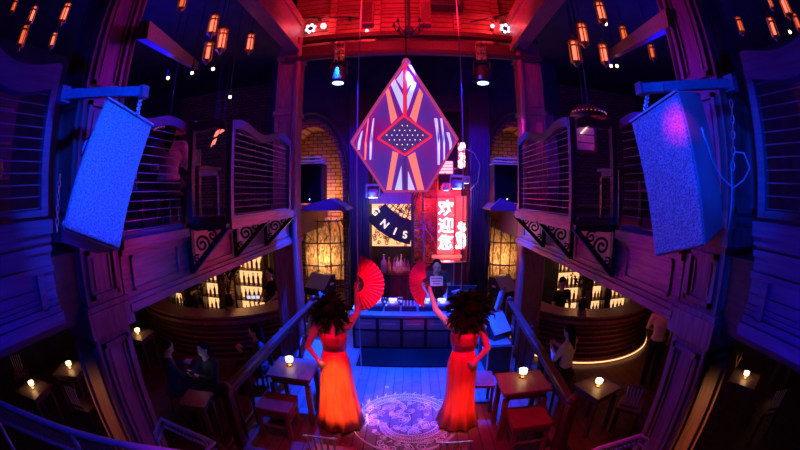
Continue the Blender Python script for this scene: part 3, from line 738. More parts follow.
# dark branched chandelier and lighting boxes hanging in the red atrium
p = atY(409, 31, 5.6)
t = thing('branched_chandelier', 'dark branched chandelier hanging in the red-lit roof space', 'chandelier', p)
MB().tube([(0, 0, -0.05), (0, 0, 7.6 - p.z)], 0.03, 8).build('stem', M['iron'], t)
MB().ball((0, 0, 0), (0.09, 0.09, 0.11), 10).build('body', M['iron'], t, smooth=True)
for k in range(8):
    a = k * PI / 4; c_, s_ = math.cos(a), math.sin(a)
    ar = MB().tube([(0, 0, 0), (0.12 * c_, 0.12 * s_, -0.05), (0.22 * c_, 0.22 * s_, 0.0), (0.26 * c_, 0.26 * s_, 0.1)], 0.014, 6).build('arm', M['iron'], t)
    MB().lathe([(0.02, 0.09), (0.035, 0.11), (0.02, 0.16), (0.005, 0.2)], (0.26 * c_, 0.26 * s_, 0), 8).build('cup', M['iron'], ar)
for px, py, w_, h_, lab in ((368, 14, 0.22, 0.55, 'tall dark timber-clad box hanging left of the branched chandelier'), (425, 14, 0.2, 0.55, 'tall dark timber-clad box hanging right of the branched chandelier')):
    p = atY(px, py, 5.9)
    t = thing('hanging_box', lab, 'box', p, 0, 'boxes hanging from the roof')
    MB().box((0, 0, 0), (w_, 0.2, h_)).build('casing', M['redleather'], t, bevel=0.01)
    MB().tube([(0, 0, h_ / 2), (0, 0, 7.6 - p.z)], 0.015, 6).build('hanger', M['iron'], t)
    MB().box((0, -0.105, 0), (w_ * 0.8, 0.01, h_ * 0.86)).build('front_panel', M['darkwood'], t)
p = atY(447, 6, 5.9)
t = thing('projector_box', 'wide black box mounted high above the chandelier', 'projector', p)
MB().box((0, 0, 0), (0.62, 0.3, 0.12)).build('casing', M['black'], t, bevel=0.01)
MB().tube([(0, 0, 0.06), (0, 0, 7.6 - p.z)], 0.02, 6).build('hanger', M['iron'], t)
MB().lathe([(0.04, 0), (0.045, 0.03)], (0.2, -0.15, 0), 12, rot=(PI / 2, 0, 0)).build('lens', M['chrome'], t)
# sagging cables with small bulbs along the boarding
for pts, lab in (([(272, 12), (290, 17), (320, 18), (350, 17), (370, 20)], 'sagging dark cable with clamps across the left of the roof boarding'), ([(470, 22), (495, 17), (520, 10), (535, 3)], 'sagging dark cable across the right of the roof boarding')):
    t = tag(MB().tube([atY(x, y, 6.12) for x, y in pts], 0.018, 6).build('festoon_cable', M['iron'], smooth=True), lab, 'cable')
    for x, y in pts[1:-1]:
        wb = MB().box(atY(x, y + 2, 6.12), (0.06, 0.06, 0.08)); wb.build('clamp', M['iron'], t)

# ================================================================== LANTERNS
def lantern(p, s=1.0, label='', m='e_lantern', top=6.5):
    s *= 0.82
    t = thing('brass_lantern', label, 'lantern', p, random.uniform(0, 1), 'hexagonal hanging lanterns')
    h = 0.17 * s; r = 0.085 * s
    fr = MB()
    for k in range(6):
        a = k * PI / 3; fr.tube([(r * math.cos(a), r * math.sin(a), -h), (r * math.cos(a), r * math.sin(a), h)], 0.011 * s, 5)
    for z in (-h, 0.55 * h, h): fr.lathe([(r * 1.02, z - 0.01), (r * 1.12, z), (r * 1.02, z + 0.01)], n=6)
    fr.build('frame', M['brass'], t)
    MB().lathe([(r * 1.25, h), (r * 0.6, h + 0.06 * s), (r * 0.3, h + 0.09 * s), (0.01, h + 0.14 * s)], n=6).build('roof', M['brass'], t)
    MB().lathe([(0.012, -h - 0.09 * s), (r * 0.4, -h - 0.05 * s), (r * 0.9, -h)], n=6).build('finial', M['brass'], t)
    MB().lathe([(r * 0.62, -h * 0.85), (r * 0.62, h * 0.85)], n=6).build('glass', M[m], t)
    MB().tube([(0, 0, h + 0.1 * s), (0, 0, top - p.z)], 0.006, 5).build('chain', M['iron'], t)
LN = [
 (213, 25, 5.0, 1, 'upper left of the trio of lanterns left of the red roof', 'e_lantern'), (222, 40, 5.1, 1.1, 'lowest right of the trio of lanterns left of the red roof', 'e_lantern'),
 (208, 52, 5.4, 1, 'lowest of the lanterns above the left bay', 'e_lantern'), (250, 43, 6.2, 1.1, 'single lantern beside the left column head', 'e_lantern'),
 (183, 1, 4.8, 0.9, 'small lantern cut by the top edge above the left balcony', 'e_lantern_dim'),
 (32, 15, 4.6, 1, 'upper lantern in the dark room beyond the left pillar', 'e_lantern'), (23, 36, 4.2, 1.1, 'largest lantern in the dark room beyond the left pillar', 'e_lantern_dim'),
 (65, 13, 4.4, 1.1, 'bright lantern nearest the left pillar', 'e_lantern'), (53, 40, 4.9, 0.9, 'small low lantern left of the left pillar', 'e_lantern'), (14, 6, 4.8, 0.8, 'dim lantern in the upper left corner', 'e_lantern_dim'),
 (601, 12, 4.9, 1, 'topmost lantern above the right bay', 'e_lantern'), (583, 34, 5.0, 1.05, 'middle left lantern above the right bay', 'e_lantern'),
 (575, 52, 5.1, 1.15, 'leftmost and largest lantern above the right bay', 'e_lantern'), (604, 54, 5.3, 1, 'low lantern in the middle above the right bay', 'e_lantern'),
 (624, 34, 5.4, 0.85, 'red-tinted lantern left of the right pillar', 'e_lantern_dim'), (652, 52, 5.2, 0.75, 'dim lantern beside the right pillar', 'e_lantern_dim'),
 (740, 25, 4.8, 1, 'lantern nearest the right pillar in the dark right room', 'e_lantern_dim'), (773, 28, 4.4, 1.1, 'larger orange lantern in the dark right room', 'e_lantern'),
 (785, 5, 4.3, 1.2, 'bright lantern at the top right corner', 'e_lantern'), (770, 2, 4.9, 0.9, 'dim lantern at the top right corner', 'e_lantern_dim'), (797, 22, 4.5, 0.9, 'lantern cut by the right edge of the frame', 'e_lantern_dim')]
for x, y, D, s_, lab, m_ in LN:
    p = atD(x, y, D)
    if p.z > 6.2: p = CAM + ray(x, y) * (3.2 / ray(x, y).z)
    lantern(p, s_ * (0.72 if x < 100 or x > 700 else 1), 'hexagonal brass lantern, ' + lab, m_)
# tiny ceiling spots
for x, y, lab in ((192, 73, 'tiny bright ceiling spot right of the left rafter'), (213, 69, 'tiny bright ceiling spot under the left trio of lanterns'), (168, 78, 'tiny bright ceiling spot left under the left rafter'), (230, 97, 'tiny bright spot above the left bay rail'), (611, 66, 'left one of two tiny ceiling spots above the right bay'), (617, 66, 'right one of two tiny ceiling spots above the right bay'), (606, 24, 'tiny bright spot just under the topmost right lantern'), (790, 32, 'tiny greenish bright spot at the right edge')):
    p = atD(x, y, 6.0)
    t = thing('ceiling_spot', lab, 'spotlight', p, 0, 'tiny spotlights upstairs')
    MB().ball((0, 0, 0), 0.028, 8).build('lens', M['e_candle'], t)
    MB().tube([(0, 0, 0.02), (0, 0, 0.14)], [0.035, 0.02], 8).build('housing', M['iron'], t)
    MB().tube([(0, 0, 0.12), (0, 0, 6.5 - p.z)], 0.008, 5).build('stem', M['iron'], t)

# ================================================================== PEOPLE
def person(name, label, base, rz, J, skin_vox=0.011, hair=None, clothes=(), hands=True, face=True, scale=1.0, group=None):
    """one continuous body from the joints J (local, facing +y); clothes are children"""
    t = thing(name, label, 'person', base, rz, group); t.scale = (scale,) * 3
    V_ = {k: Vector(v) for k, v in J.items() if not isinstance(v, float)}
    mb = MB(); hd = V_['head']; nk = V_['neck']
    fw = Vector(J.get('look', (0, 1, 0))).normalized(); side = fw.cross(Vector((0, 0, 1))).normalized()
    upv = side.cross(fw)
    Rm = Matrix((side, fw, upv)).transposed(); eu = Rm.to_euler()
    mb.ball(hd + upv * 0.02, (0.074, 0.092, 0.105), 14, eu)
    mb.ball(hd + fw * 0.03 - upv * 0.045, (0.055, 0.06, 0.07), 12, eu)
    if face:
        mb.capsule(hd + fw * 0.088 + upv * 0.01, hd + fw * 0.105 - upv * 0.025, 0.010, 0.015, 8)
        mb.ball(hd + fw * 0.09 - upv * 0.062, (0.026, 0.01, 0.009), 8, eu)
        for sx in (-1, 1):
            mb.ball(hd + side * 0.076 * sx - upv * 0.005, (0.010, 0.020, 0.032), 8, eu)
            mb.ball(hd + fw * 0.078 + side * 0.03 * sx + upv * 0.03, (0.022, 0.012, 0.008), 8, eu)
    mb.capsule(hd - upv * 0.06, nk, 0.052, 0.058)
    ch_, wa, pe = V_['chest'], V_['waist'], V_['pelvis']
    mb.ball(ch_, (0.15, 0.10, 0.17), 14); mb.ball(ch_.lerp(wa, 0.5), (0.128, 0.088, 0.13), 12); mb.ball(wa, (0.112, 0.08, 0.12), 12)
    mb.ball(pe, (0.155, 0.105, 0.12), 14); mb.capsule(nk, ch_, 0.065, 0.1)
    for k in 'LR':
        sh, el, wr = V_['sh' + k], V_['el' + k], V_['wr' + k]
        mb.capsule(ch_ + Vector((0, 0, 0.09)), sh, 0.075, 0.052)
        mb.capsule(sh, el, 0.050, 0.038); mb.capsule(el, wr, 0.038, 0.025)
        if hands:
            d = (wr - el).normalized(); n = Vector(J.get('palm' + k, (0, 1, 0))); n = (n - d * n.dot(d)).normalized(); sd = d.cross(n)
            mb.capsule(wr, wr + d * 0.05, 0.026, 0.030, 8)
            curl = J.get('curl', 0.5)
            for j, L in enumerate((0.070, 0.078, 0.072, 0.056)):
                a = wr + d * 0.065 + sd * (j - 1.5) * 0.020
                b1 = a + (d * (1 - 0.3 * curl) + n * curl * 0.6).normalized() * L * 0.55
                b2 = b1 + (d * (1 - curl) + n * curl).normalized() * L * 0.5
                mb.capsule(a - d * 0.02, b1, 0.0105, 0.0095, 6); mb.capsule(b1, b2, 0.0095, 0.0055, 6)
            th = wr + d * 0.025 - sd * 0.028
            mb.capsule(th, th - sd * 0.03 + d * 0.03 + n * 0.01, 0.0125, 0.011, 6)
            mb.capsule(th - sd * 0.03 + d * 0.03 + n * 0.01, th - sd * 0.03 + d * 0.065 + n * 0.02, 0.011, 0.0085, 6)
        hp, kn, an = V_['hip' + k], V_['kn' + k], V_['an' + k]
        mb.capsule(hp, kn, 0.082, 0.052); mb.capsule(kn, an, 0.052, 0.034)
        td = Vector(J.get('toe', (0, 1, 0)))
        mb.capsule(an - Vector((0, 0, 0.045)), an + td * 0.13 - Vector((0, 0, 0.055)), 0.036, 0.026, 8)
    remesh(mb.build('body', M['skin'], t), skin_vox)
    if face:
        for sx in (-1, 1):
            MB().ball(hd + fw * 0.084 + side * 0.03 * sx + upv * 0.014, 0.009, 8).build('eye', M['black'], t)
    if hair:
        hb = MB(); hb.ball(hd - fw * 0.018 + upv * 0.04, (0.086, 0.098, 0.098), 14, eu)
        if hair == 'bun': hb.ball(hd - fw * 0.10 + upv * 0.02, (0.055, 0.05, 0.05), 10)
        if hair == 'long': hb.capsule(hd - fw * 0.05, nk - fw * 0.09 - Vector((0, 0, 0.16)), 0.085, 0.05)
        o = hb.build('hair', M['hair'], t); remesh(o, 0.012)
        # keep the face free: shift the cap up and back
        o.location = -fw * 0.014 + upv * 0.014
    for c in clothes: c(t, V_)
    return t
def std_joints(**k):
    J = dict(head=(0, 0.01, 1.60), neck=(0, 0, 1.46), chest=(0, 0, 1.28), waist=(0, 0, 1.09), pelvis=(0, 0, 0.93),
             shL=(-0.18, 0, 1.39), elL=(-0.23, -0.02, 1.12), wrL=(-0.22, 0.08, 0.88), shR=(0.18, 0, 1.39), elR=(0.23, -0.02, 1.12), wrR=(0.22, 0.08, 0.88),
             hipL=(-0.09, 0, 0.90), knL=(-0.10, 0.02, 0.50), anL=(-0.10, 0, 0.09), hipR=(0.09, 0, 0.90), knR=(0.10, 0.02, 0.50), anR=(0.10, 0, 0.09))
    J.update(k); return J
def shirt(m, sleeve=0.55, long=False):
    def f(t, V_):
        mb = MB(); ch_, wa, pe = V_['chest'], V_['waist'], V_['pelvis']
        mb.ball(ch_, (0.17, 0.122, 0.18), 14); mb.ball(ch_.lerp(wa, 0.5), (0.148, 0.11, 0.15), 12); mb.ball(wa, (0.135, 0.105, 0.13), 12); mb.ball(pe + Vector((0, 0, 0.05)), (0.162, 0.118, 0.10), 12)
        for k in 'LR':
            sh, el, wr = V_['sh' + k], V_['el' + k], V_['wr' + k]
            mb.capsule(ch_ + Vector((0, 0, 0.09)), sh, 0.09, 0.066)
            e = sh.lerp(el, 1.0 if long else sleeve); mb.capsule(sh, e, 0.066, 0.056)
            if long: mb.capsule(el, el.lerp(wr, 0.92), 0.054, 0.036)
        remesh(mb.build('shirt', m, t), 0.014)
    return f
def trousers(m):
    def f(t, V_):
        mb = MB(); mb.ball(V_['pelvis'] - Vector((0, 0, 0.02)), (0.168, 0.122, 0.12), 12)
        for k in 'LR':
            hp, kn, an = V_['hip' + k], V_['kn' + k], V_['an' + k]
            mb.capsule(hp, kn, 0.097, 0.068); mb.capsule(kn, kn.lerp(an, 0.93), 0.068, 0.054)
        remesh(mb.build('trousers', m, t), 0.014)
        for k in 'LR':
            an = V_['an' + k]; MB().capsule(an - Vector((0, 0, 0.045)), an + Vector((0, 0.14, -0.05)), 0.045, 0.036, 10).build('shoe', M['black'], t, smooth=True)
    return f

def loft_mesh(rings, n=72):
    mb = MB(); vs = []
    for (c, rx, ry, amp, kk) in rings:
        for k in range(n):
            a = 2 * PI * k / n; q = 1 + amp * math.sin(kk * a) + amp * 0.5 * math.sin(kk * 1.7 * a + 1)
            vs.append((c[0] + rx * q * math.cos(a), c[1] + ry * q * math.sin(a), c[2]))
    fs = [(i * n + k, i * n + (k + 1) % n, (i + 1) * n + (k + 1) % n, (i + 1) * n + k) for i in range(len(rings) - 1) for k in range(n)]
    return mb.add(vs, fs)
def folding_fan(pivot, R, a0, a1, yaw, label):
    t = thing('folding_fan', label, 'fan', pivot, yaw, 'red folding fans held up by the dancers')
    n = 36; ri = 0.30 * R; vs = []
    for k in range(n + 1):
        a = a0 + (a1 - a0) * k / n; dy = 0.009 * (1 if k % 2 else -1)
        vs += [(ri * math.cos(a), dy * 0.4, ri * math.sin(a)), (R * math.cos(a), dy, R * math.sin(a))]
    fs = [(2 * k, 2 * k + 1, 2 * k + 3, 2 * k + 2) for k in range(n)]
    o = MB().add(vs, fs).build('fan_leaf', M['fan'], t); sd = o.modifiers.new('thickness', 'SOLIDIFY'); sd.thickness = 0.003
    for k in range(0, n + 1, 3):
        a = a0 + (a1 - a0) * k / n
        MB().bar((-0.02 * math.cos(a), 0.010, -0.02 * math.sin(a)), (R * 0.985 * math.cos(a), 0.012, R * 0.985 * math.sin(a)), 0.006, 0.003).build('rib', M['redleather'], t)
    MB().lathe([(0.009, -0.02), (0.009, 0.02)], n=10, rot=(PI / 2, 0, 0)).build('rivet', M['brass'], t)
    return t
def gown(t, V_, shape):
    pe, wa, ch_ = V_['pelvis'], V_['waist'], V_['chest']
    rings = [((ch_[0], ch_[1], 1.335), 0.155, 0.118, 0, 1), ((ch_[0], ch_[1], 1.27), 0.166, 0.128, 0, 1), ((ch_[0], ch_[1], 1.20), 0.152, 0.116, 0, 1),
             ((wa[0], wa[1], 1.09), 0.128, 0.098, 0, 1)]
    o = loft_mesh(rings).build('bodice', M['bodice'], t, smooth=True); o.modifiers.new('thickness', 'SOLIDIFY').thickness = 0.006
    rg = [((wa[0], wa[1], 1.10), 0.130, 0.100, 0.0, 9), ((pe[0], pe[1], 1.0), 0.158, 0.124, 0.005, 9), ((pe[0], pe[1], 0.92), 0.178, 0.138, 0.012, 9)]
    for u, rx, am in shape: rg.append(((pe[0] * (1 - u) , pe[1] * (1 - u), 0.92 * (1 - u) + 0.025 * u), rx, rx * 0.86, am, 9))
    o = loft_mesh(rg, 108).build('skirt', M['satin'], t, smooth=True); o.modifiers.new('thickness', 'SOLIDIFY').thickness = 0.005
    for sx in (-1, 1):   # halter straps to the nape
        MB().tube([(sx * 0.10, 0.11, 1.33), (sx * 0.075, 0.07, 1.42), (sx * 0.03, -0.05, 1.49)], 0.012, 6).build('halter_strap', M['bodice'], t)
def crest(t, V_, R, n, back, seed, up=0.05):
    rnd = random.Random(seed); hd = V_['head']
    mb = MB()
    for k in range(n):
        a = 2 * PI * (k + rnd.uniform(-0.2, 0.2)) / n; L = R * rnd.uniform(0.55, 1.1)
        c = hd + Vector((0, back, up)); d = Vector((math.cos(a), rnd.uniform(-0.45, 0.45), math.sin(a))).normalized()
        q = [c + d * L * u + Vector((0, -0.05 * u * u, 0)) for u in (0.15, 0.4, 0.7, 0.92, 1.0)]
        q = [x + Vector((rnd.uniform(-.02, .02), 0, rnd.uniform(-.03, .01) - 0.05 * k_ * k_ / 16)) for k_, x in enumerate(q)]; mb.tube(q, [0.008, 0.014, 0.016, 0.012, 0.004], 6)
    mb.ball(hd + Vector((0, back + 0.01, up)), (R * 0.66, 0.10, R * 0.62), 14)
    mb.build('feather_crest', M['feather'], t, smooth=True)
    MB().lathe([(0.10, 0), (0.108, 0.025), (0.10, 0.05)], hd + Vector((0, 0, 0.07)), 20).build('headband', M['brass'], t)

# left dancer, seen from behind, right arm raised
Lb = atZ(341, 424, 0); Lb.z = 0.03
hp = atY(356, 285, Lb.y + 0.12) - Lb
J = std_joints(shL=(-0.185, 0, 1.38), elL=(-0.30, -0.06, 1.14), wrL=(-0.17, -0.12, 1.0), palmL=(0, 1, 0), shR=(0.185, 0, 1.41),
               wrR=tuple(hp + Vector((0.0, 0, -0.08))), elR=tuple((Vector((0.185, 0, 1.41)) + hp) / 2 + Vector((0.06, 0.0, -0.08))), look=(0.15, 1, 0.05), toe=(0, 1, 0), curl=1.0, palmR=(1, 0.3, 0))
J['hipL'] = (-0.085, 0, 0.9); 
dl = person('dancer', 'dancer on the left in red gown seen from behind, right arm raised', Lb, 0, J, 0.010, 'bun',
   [lambda t, V_: gown(t, V_, ((0.2, 0.195, 0.02), (0.5, 0.225, 0.04), (0.75, 0.255, 0.055), (1.0, 0.295, 0.07))), lambda t, V_: crest(t, V_, 0.24, 110, -0.05, 3, 0.02)])
folding_fan(Lb + hp + Vector((0.0, -0.03, 0.02)), 0.32, math.radians(80), math.radians(-82), 0.0, 'wide open red folding fan spread to the right, held by the left dancer')
# right dancer, left arm raised forward
Rb = atZ(457, 424, 0); Rb.z = 0.03
hr = atY(428, 287, Rb.y + 0.30) - Rb
shl = Vector((-0.165, 0.0, 1.40))
J = std_joints(shL=tuple(shl), elL=tuple((shl + hr) / 2 + Vector((-0.03, 0.02, -0.06))), wrL=tuple(hr + Vector((0.03, -0.02, -0.06))), elR=(0.26, -0.10, 1.15), wrR=(0.13, -0.14, 1.0), look=(-0.25, 1, 0),
               head=(0.03, 0.01, 1.60), neck=(0.02, 0, 1.46), curl=1.0, palmL=(-1, 0.3, 0))
dr = person('dancer', 'dancer on the right in red gown seen from behind, left arm raised', Rb, 0, J, 0.010, 'bun',
   [lambda t, V_: gown(t, V_, ((0.25, 0.178, 0.02), (0.5, 0.18, 0.03), (0.7, 0.195, 0.05), (1.0, 0.26, 0.08))), lambda t, V_: crest(t, V_, 0.27, 130, -0.06, 5, 0.05)])
folding_fan(Rb + hr + Vector((-0.01, -0.03, 0.03)), 0.29, math.radians(98), math.radians(262), -0.75, 'open red folding fan turned half sideways, held by the right dancer')

# ================================================================== STAGE FURNITURE
# DJ booth with console table
by = 6.0; BT = 0.72
bl, br = atY(352, 330, by).x, atY(478, 330, by).x
t = thing('booth_counter', 'long dark DJ booth counter with raised front panels at the back of the stage', 'counter', (0, by, 0))
MB().bx(bl, br, 0.05, 0.68, 0.0, BT - 0.06).build('carcass', M['black'], t)
MB().bx(bl - 0.04, br + 0.04, -0.02, 0.70, BT - 0.06, BT).build('worktop', M['bluepaint'], t, bevel=0.008)
for k in range(5):
    x0 = bl + 0.06 + k * (br - bl - 0.12) / 5; x1 = bl + 0.0 + (k + 1) * (br - bl - 0.12) / 5
    MB().bx(x0, x1, 0.02, 0.05, 0.42, 0.62).build('drawer_front', M['cabinet'], t, bevel=0.006)
    MB().bx(x0, x1, 0.02, 0.05, 0.06, 0.38).build('front_panel', M['midgrey'], t, bevel=0.006)
    MB().bx(x0 + 0.07, x1 - 0.07, 0.0, 0.02, 0.53, 0.55).build('pull', M['edge'], t)
# gear on the booth
def deck(x, y, label, platter=True):
    t = thing('media_player' if platter else 'mixer', label, 'dj gear', (x, y, BT), 0, 'players and mixer on the booth')
    MB().box((0, 0, 0.05), (0.285, 0.36, 0.10)).build('case', M['black'], t, bevel=0.006)
    if platter:
        MB().lathe([(0.11, 0.1), (0.11, 0.125), (0.10, 0.13)], (0, -0.02, 0), 24).build('jog_wheel', M['steel'], t)
        MB().lathe([(0.05, 0.13), (0.05, 0.134)], (0, -0.02, 0), 18).build('jog_display', M['e_screen'], t)
        MB().box((0, 0.14, 0.13), (0.16, 0.02, 0.07), (-0.5, 0, 0)).build('screen', M['e_screen'], t)
        for k in range(2): MB().lathe([(0.015, 0.1), (0.015, 0.112)], (-0.11, -0.14 + 0.05 * k, 0), 10).build('play_button', M['e_blue2'], t)
    else:
        for i in range(4):
            for j in range(4): MB().lathe([(0.012, 0.1), (0.01, 0.125)], (-0.10 + 0.067 * i, -0.02 + 0.045 * j, 0), 8).build('knob', M['edge'], t)
            MB().box((-0.10 + 0.067 * i, -0.11, 0.105), (0.015, 0.03, 0.02)).build('fader', M['white'], t)
gx = [atZ(px, 310, BT + 0.08).x for px in (374, 391.5, 409, 426.5, 444)]
for i, x in enumerate(gx):
    deck(x, by + 0.38, ['leftmost media player on the booth, behind the left fan', 'media player between the left fan and the mixer', 'mixer in the middle of the booth', 'media player right of the mixer, behind the right fan', 'rightmost media player on the booth'][i], i != 2)
p = atY(357, 316, by + 0.3)
t = thing('silver_controller', 'flat silver-lit controller on the left end of the booth', 'dj gear', (p.x + 0.06, by + 0.3, BT))
MB().box((0, 0, 0.02), (0.26, 0.3, 0.04)).build('case', M['white'], t, bevel=0.005)
for i in range(4):
    for j in range(2): MB().box((-0.08 + i * 0.05, -0.05 + j * 0.06, 0.043), (0.035, 0.04, 0.01)).build('pad', M['black'], t)
for px, w_, h_, lab in ((383, 0.16, 0.12, 'small black effects unit between two players on the booth, left'), (400, 0.12, 0.14, 'small black effects unit beside the mixer'), (436, 0.14, 0.1, 'small black box right of the fan on the booth')):
    q = atZ(px, 304, BT + 0.05)
    t = thing('effects_unit', lab, 'dj gear', (q.x, by + 0.635, BT), 0, 'effects units on the booth')
    MB().box((0, 0, h_ / 2), (w_, 0.12, h_)).build('case', M['black'], t, bevel=0.005)
    MB().box((0, -0.062, h_ * 0.6), (w_ * 0.7, 0.005, h_ * 0.35)).build('display', M['e_blue2'], t)
    for k in range(3): MB().lathe([(0.01, 0), (0.008, 0.02)], (w_ * (k - 1) * 0.28, 0, h_), 8).build('knob', M['edge'], t)
# laptop whose lid faces us, with white lettering stickers
p = atY(461, 290, by + 0.5)
t = thing('laptop', 'dark laptop with white stickers on its lid, right of the DJ', 'laptop', (p.x, by + 0.52, BT))
MB().box((0, 0, 0.16), (0.36, 0.26, 0.02)).build('keyboard_base', M['black'], t)
MB().box((0, 0, 0.075), (0.30, 0.2, 0.15)).build('stand', M['iron'], t)
MB().box((0, -0.14, 0.31), (0.56, 0.015, 0.32), (0.2, 0, 0)).build('lid', M['tee'], t, bevel=0.004)
for k, (x_, z_, w_) in enumerate(((-0.12, 0.36, 0.16), (-0.10, 0.32, 0.12))):
    MB().bar((x_ - w_ / 2, -0.165 + 0.02 * k, z_ - 0.02), (x_ + w_ / 2, -0.165 + 0.02 * k, z_ + 0.02), 0.014, 0.03).build('sticker', M['white'], t)
sw = MB()
sw.tube([(0.06, -0.166, 0.30), (0.09, -0.160, 0.34), (0.12, -0.162, 0.33), (0.10, -0.166, 0.30), (0.14, -0.160, 0.34), (0.17, -0.164, 0.31)], 0.006, 5)
sw.build('squiggle_sticker', M['e_blue'], t)
# DJ
dj = atY(436, 280, 6.92)
def tee_print(t, V_):
    MB().box((0, 0.212, 1.15), (0.26, 0.014, 0.2), (0.25, 0, 0)).build('shirt_print', M['white'], t, bevel=0.01)
    for k in range(3): MB().box((0, 0.222 - 0.012 * (1 - k), 1.20 - 0.05 * k), (0.2 - 0.03 * k, 0.006, 0.014)).build('print_line', M['black'], t)
J = std_joints(head=(0, 0.22, 1.45), neck=(0, 0.14, 1.34), chest=(0, 0.08, 1.17), waist=(0, 0.0, 1.0), pelvis=(0, -0.05, 0.86), shL=(-0.18, 0.11, 1.27), shR=(0.18, 0.11, 1.27), elL=(-0.27, 0.14, 1.02), wrL=(-0.2, 0.34, 0.92), elR=(0.27, 0.14, 1.02), wrR=(0.18, 0.34, 0.92), look=(0.05, 1, -0.12), palmL=(0, 0, -1), palmR=(0, 0, -1), hipL=(-0.09, -0.05, 0.83), hipR=(0.09, -0.05, 0.83), knL=(-0.1, 0.0, 0.46), knR=(0.1, 0.0, 0.46))
person('person', 'DJ in dark t-shirt with white chest print standing behind the booth', (dj.x, 6.98, 0.02), PI, J, 0.011, 'short', [shirt(M['tee']), trousers(M['blacktee']), tee_print])

# dark mat and step in front of the booth
m0, m1 = atZ(356, 366, 0), atZ(446, 350, 0)
tag(MB().bx(m0.x, m1.x + 0.1, m0.y, m1.y, 0.001, 0.03).build('floor_mat', M['rubber'], bevel=0.008), 'dark rectangular mat on the stage boards before the booth', 'mat')

# equipment case on the right with grey top, and wedge monitors
def case_(x0, x1, y0, y1, z1, label, z0=0.0):
    t = thing('equipment_case', label, 'case', ((x0 + x1) / 2, (y0 + y1) / 2, z0), 0, 'equipment cases beside the booth')
    w_, d_ = (x1 - x0), (y1 - y0)
    MB().box((0, 0, z1 / 2), (w_, d_, z1)).build('shell', M['black'], t, bevel=0.01)
    MB().box((0, 0, z1 + 0.012), (w_ * 0.9, d_ * 0.9, 0.02)).build('top_tray', M['steel'], t)
    for sx in (-1, 1):
        for sy in (-1, 1):
            MB().box((sx * w_ / 2, sy * d_ / 2, z1 / 2), (0.02, 0.02, z1 * 1.0)).build('corner_strip', M['edge'], t)
    MB().box((-w_ / 2 - 0.006, 0, z1 * 0.6), (0.012, 0.14, 0.05)).build('recessed_handle', M['edge'], t)
    return t
c0 = atZ(486, 374, 0); c1 = atZ(519, 369, 0)
case_(c0.x, min(c1.x, 1.76), c0.y, c0.y + 0.75, 0.5, 'large black equipment case with grey tray top, right side of stage')
def wedge(loc, rz, label, w=0.5, tilt=0.7, d=0.42, h=0.38):
    t = thing('wedge_monitor', label, 'speaker', loc, rz, 'stage wedge monitors')
    MB().prism([(-w / 2, -d / 2, 0), (-w / 2, d / 2, 0), (-w / 2, d / 2, h), (-w / 2, d / 2 - 0.13, h), (-w / 2, -d / 2, 0.08)], (w, 0, 0)).build('cabinet', M['black'], t, bevel=0.008)
    sl = Vector((0, d - 0.13, h - 0.08)); n_ = Vector((0, -sl.z, sl.y)).normalized()
    c = Vector((0, -d / 2 + sl.y / 2, 0.08 + sl.z / 2)) + n_ * 0.01
    MB().box(c, (w * 0.9, sl.length * 0.92, 0.02), (math.atan2(sl.z, sl.y), 0, 0)).build('grille', M['cabinet'], t)
    for sx in (-1, 1): MB().box((sx * w / 2 + sx * 0.006, 0.05, h * 0.5), (0.012, 0.12, 0.04)).build('handle', M['edge'], t)
    return t
wedge((c0.x + 0.20, c0.y + 0.46, 0.525), 0.5, 'blue wedge monitor standing on the equipment case, right side', 0.42)
q = atZ(306, 350, 0); 
wedge((q.x + 0.24, 5.45, 0.0), -0.15, 'blue-lit wedge monitor on the floor at the left edge of the stage', 0.5)
q = atY(318, 288, 7.2)
wedge((q.x, 7.35, 0.75), -0.4, 'dark blue monitor raised on a stand behind the left dancer', 0.6)
t = thing('monitor_stand', 'black trestle stand under the raised monitor, left', 'stand', (q.x, 7.35, 0), -0.4)
MB().box((0, 0, 0.72), (0.62, 0.45, 0.05)).build('top_plate', M['black'], t)
for sx in (-1, 1):
    for sy in (-1, 1): MB().bar((sx * 0.27, sy * 0.18, 0.7), (sx * 0.3, sy * 0.2, 0), 0.04).build('leg', M['iron'], t)
q = atY(504, 285, 7.2)
wedge((q.x, 7.2, 0.75), 0.5, 'dark blue monitor raised on a stand right of the booth', 0.5)
t = thing('monitor_stand', 'black trestle stand under the raised monitor, right', 'stand', (q.x, 7.2, 0), 0.5)
MB().box((0, 0, 0.72), (0.52, 0.45, 0.05)).build('top_plate', M['black'], t)
for sx in (-1, 1):
    for sy in (-1, 1): MB().bar((sx * 0.22, sy * 0.18, 0.7), (sx * 0.25, sy * 0.2, 0), 0.04).build('leg', M['iron'], t)

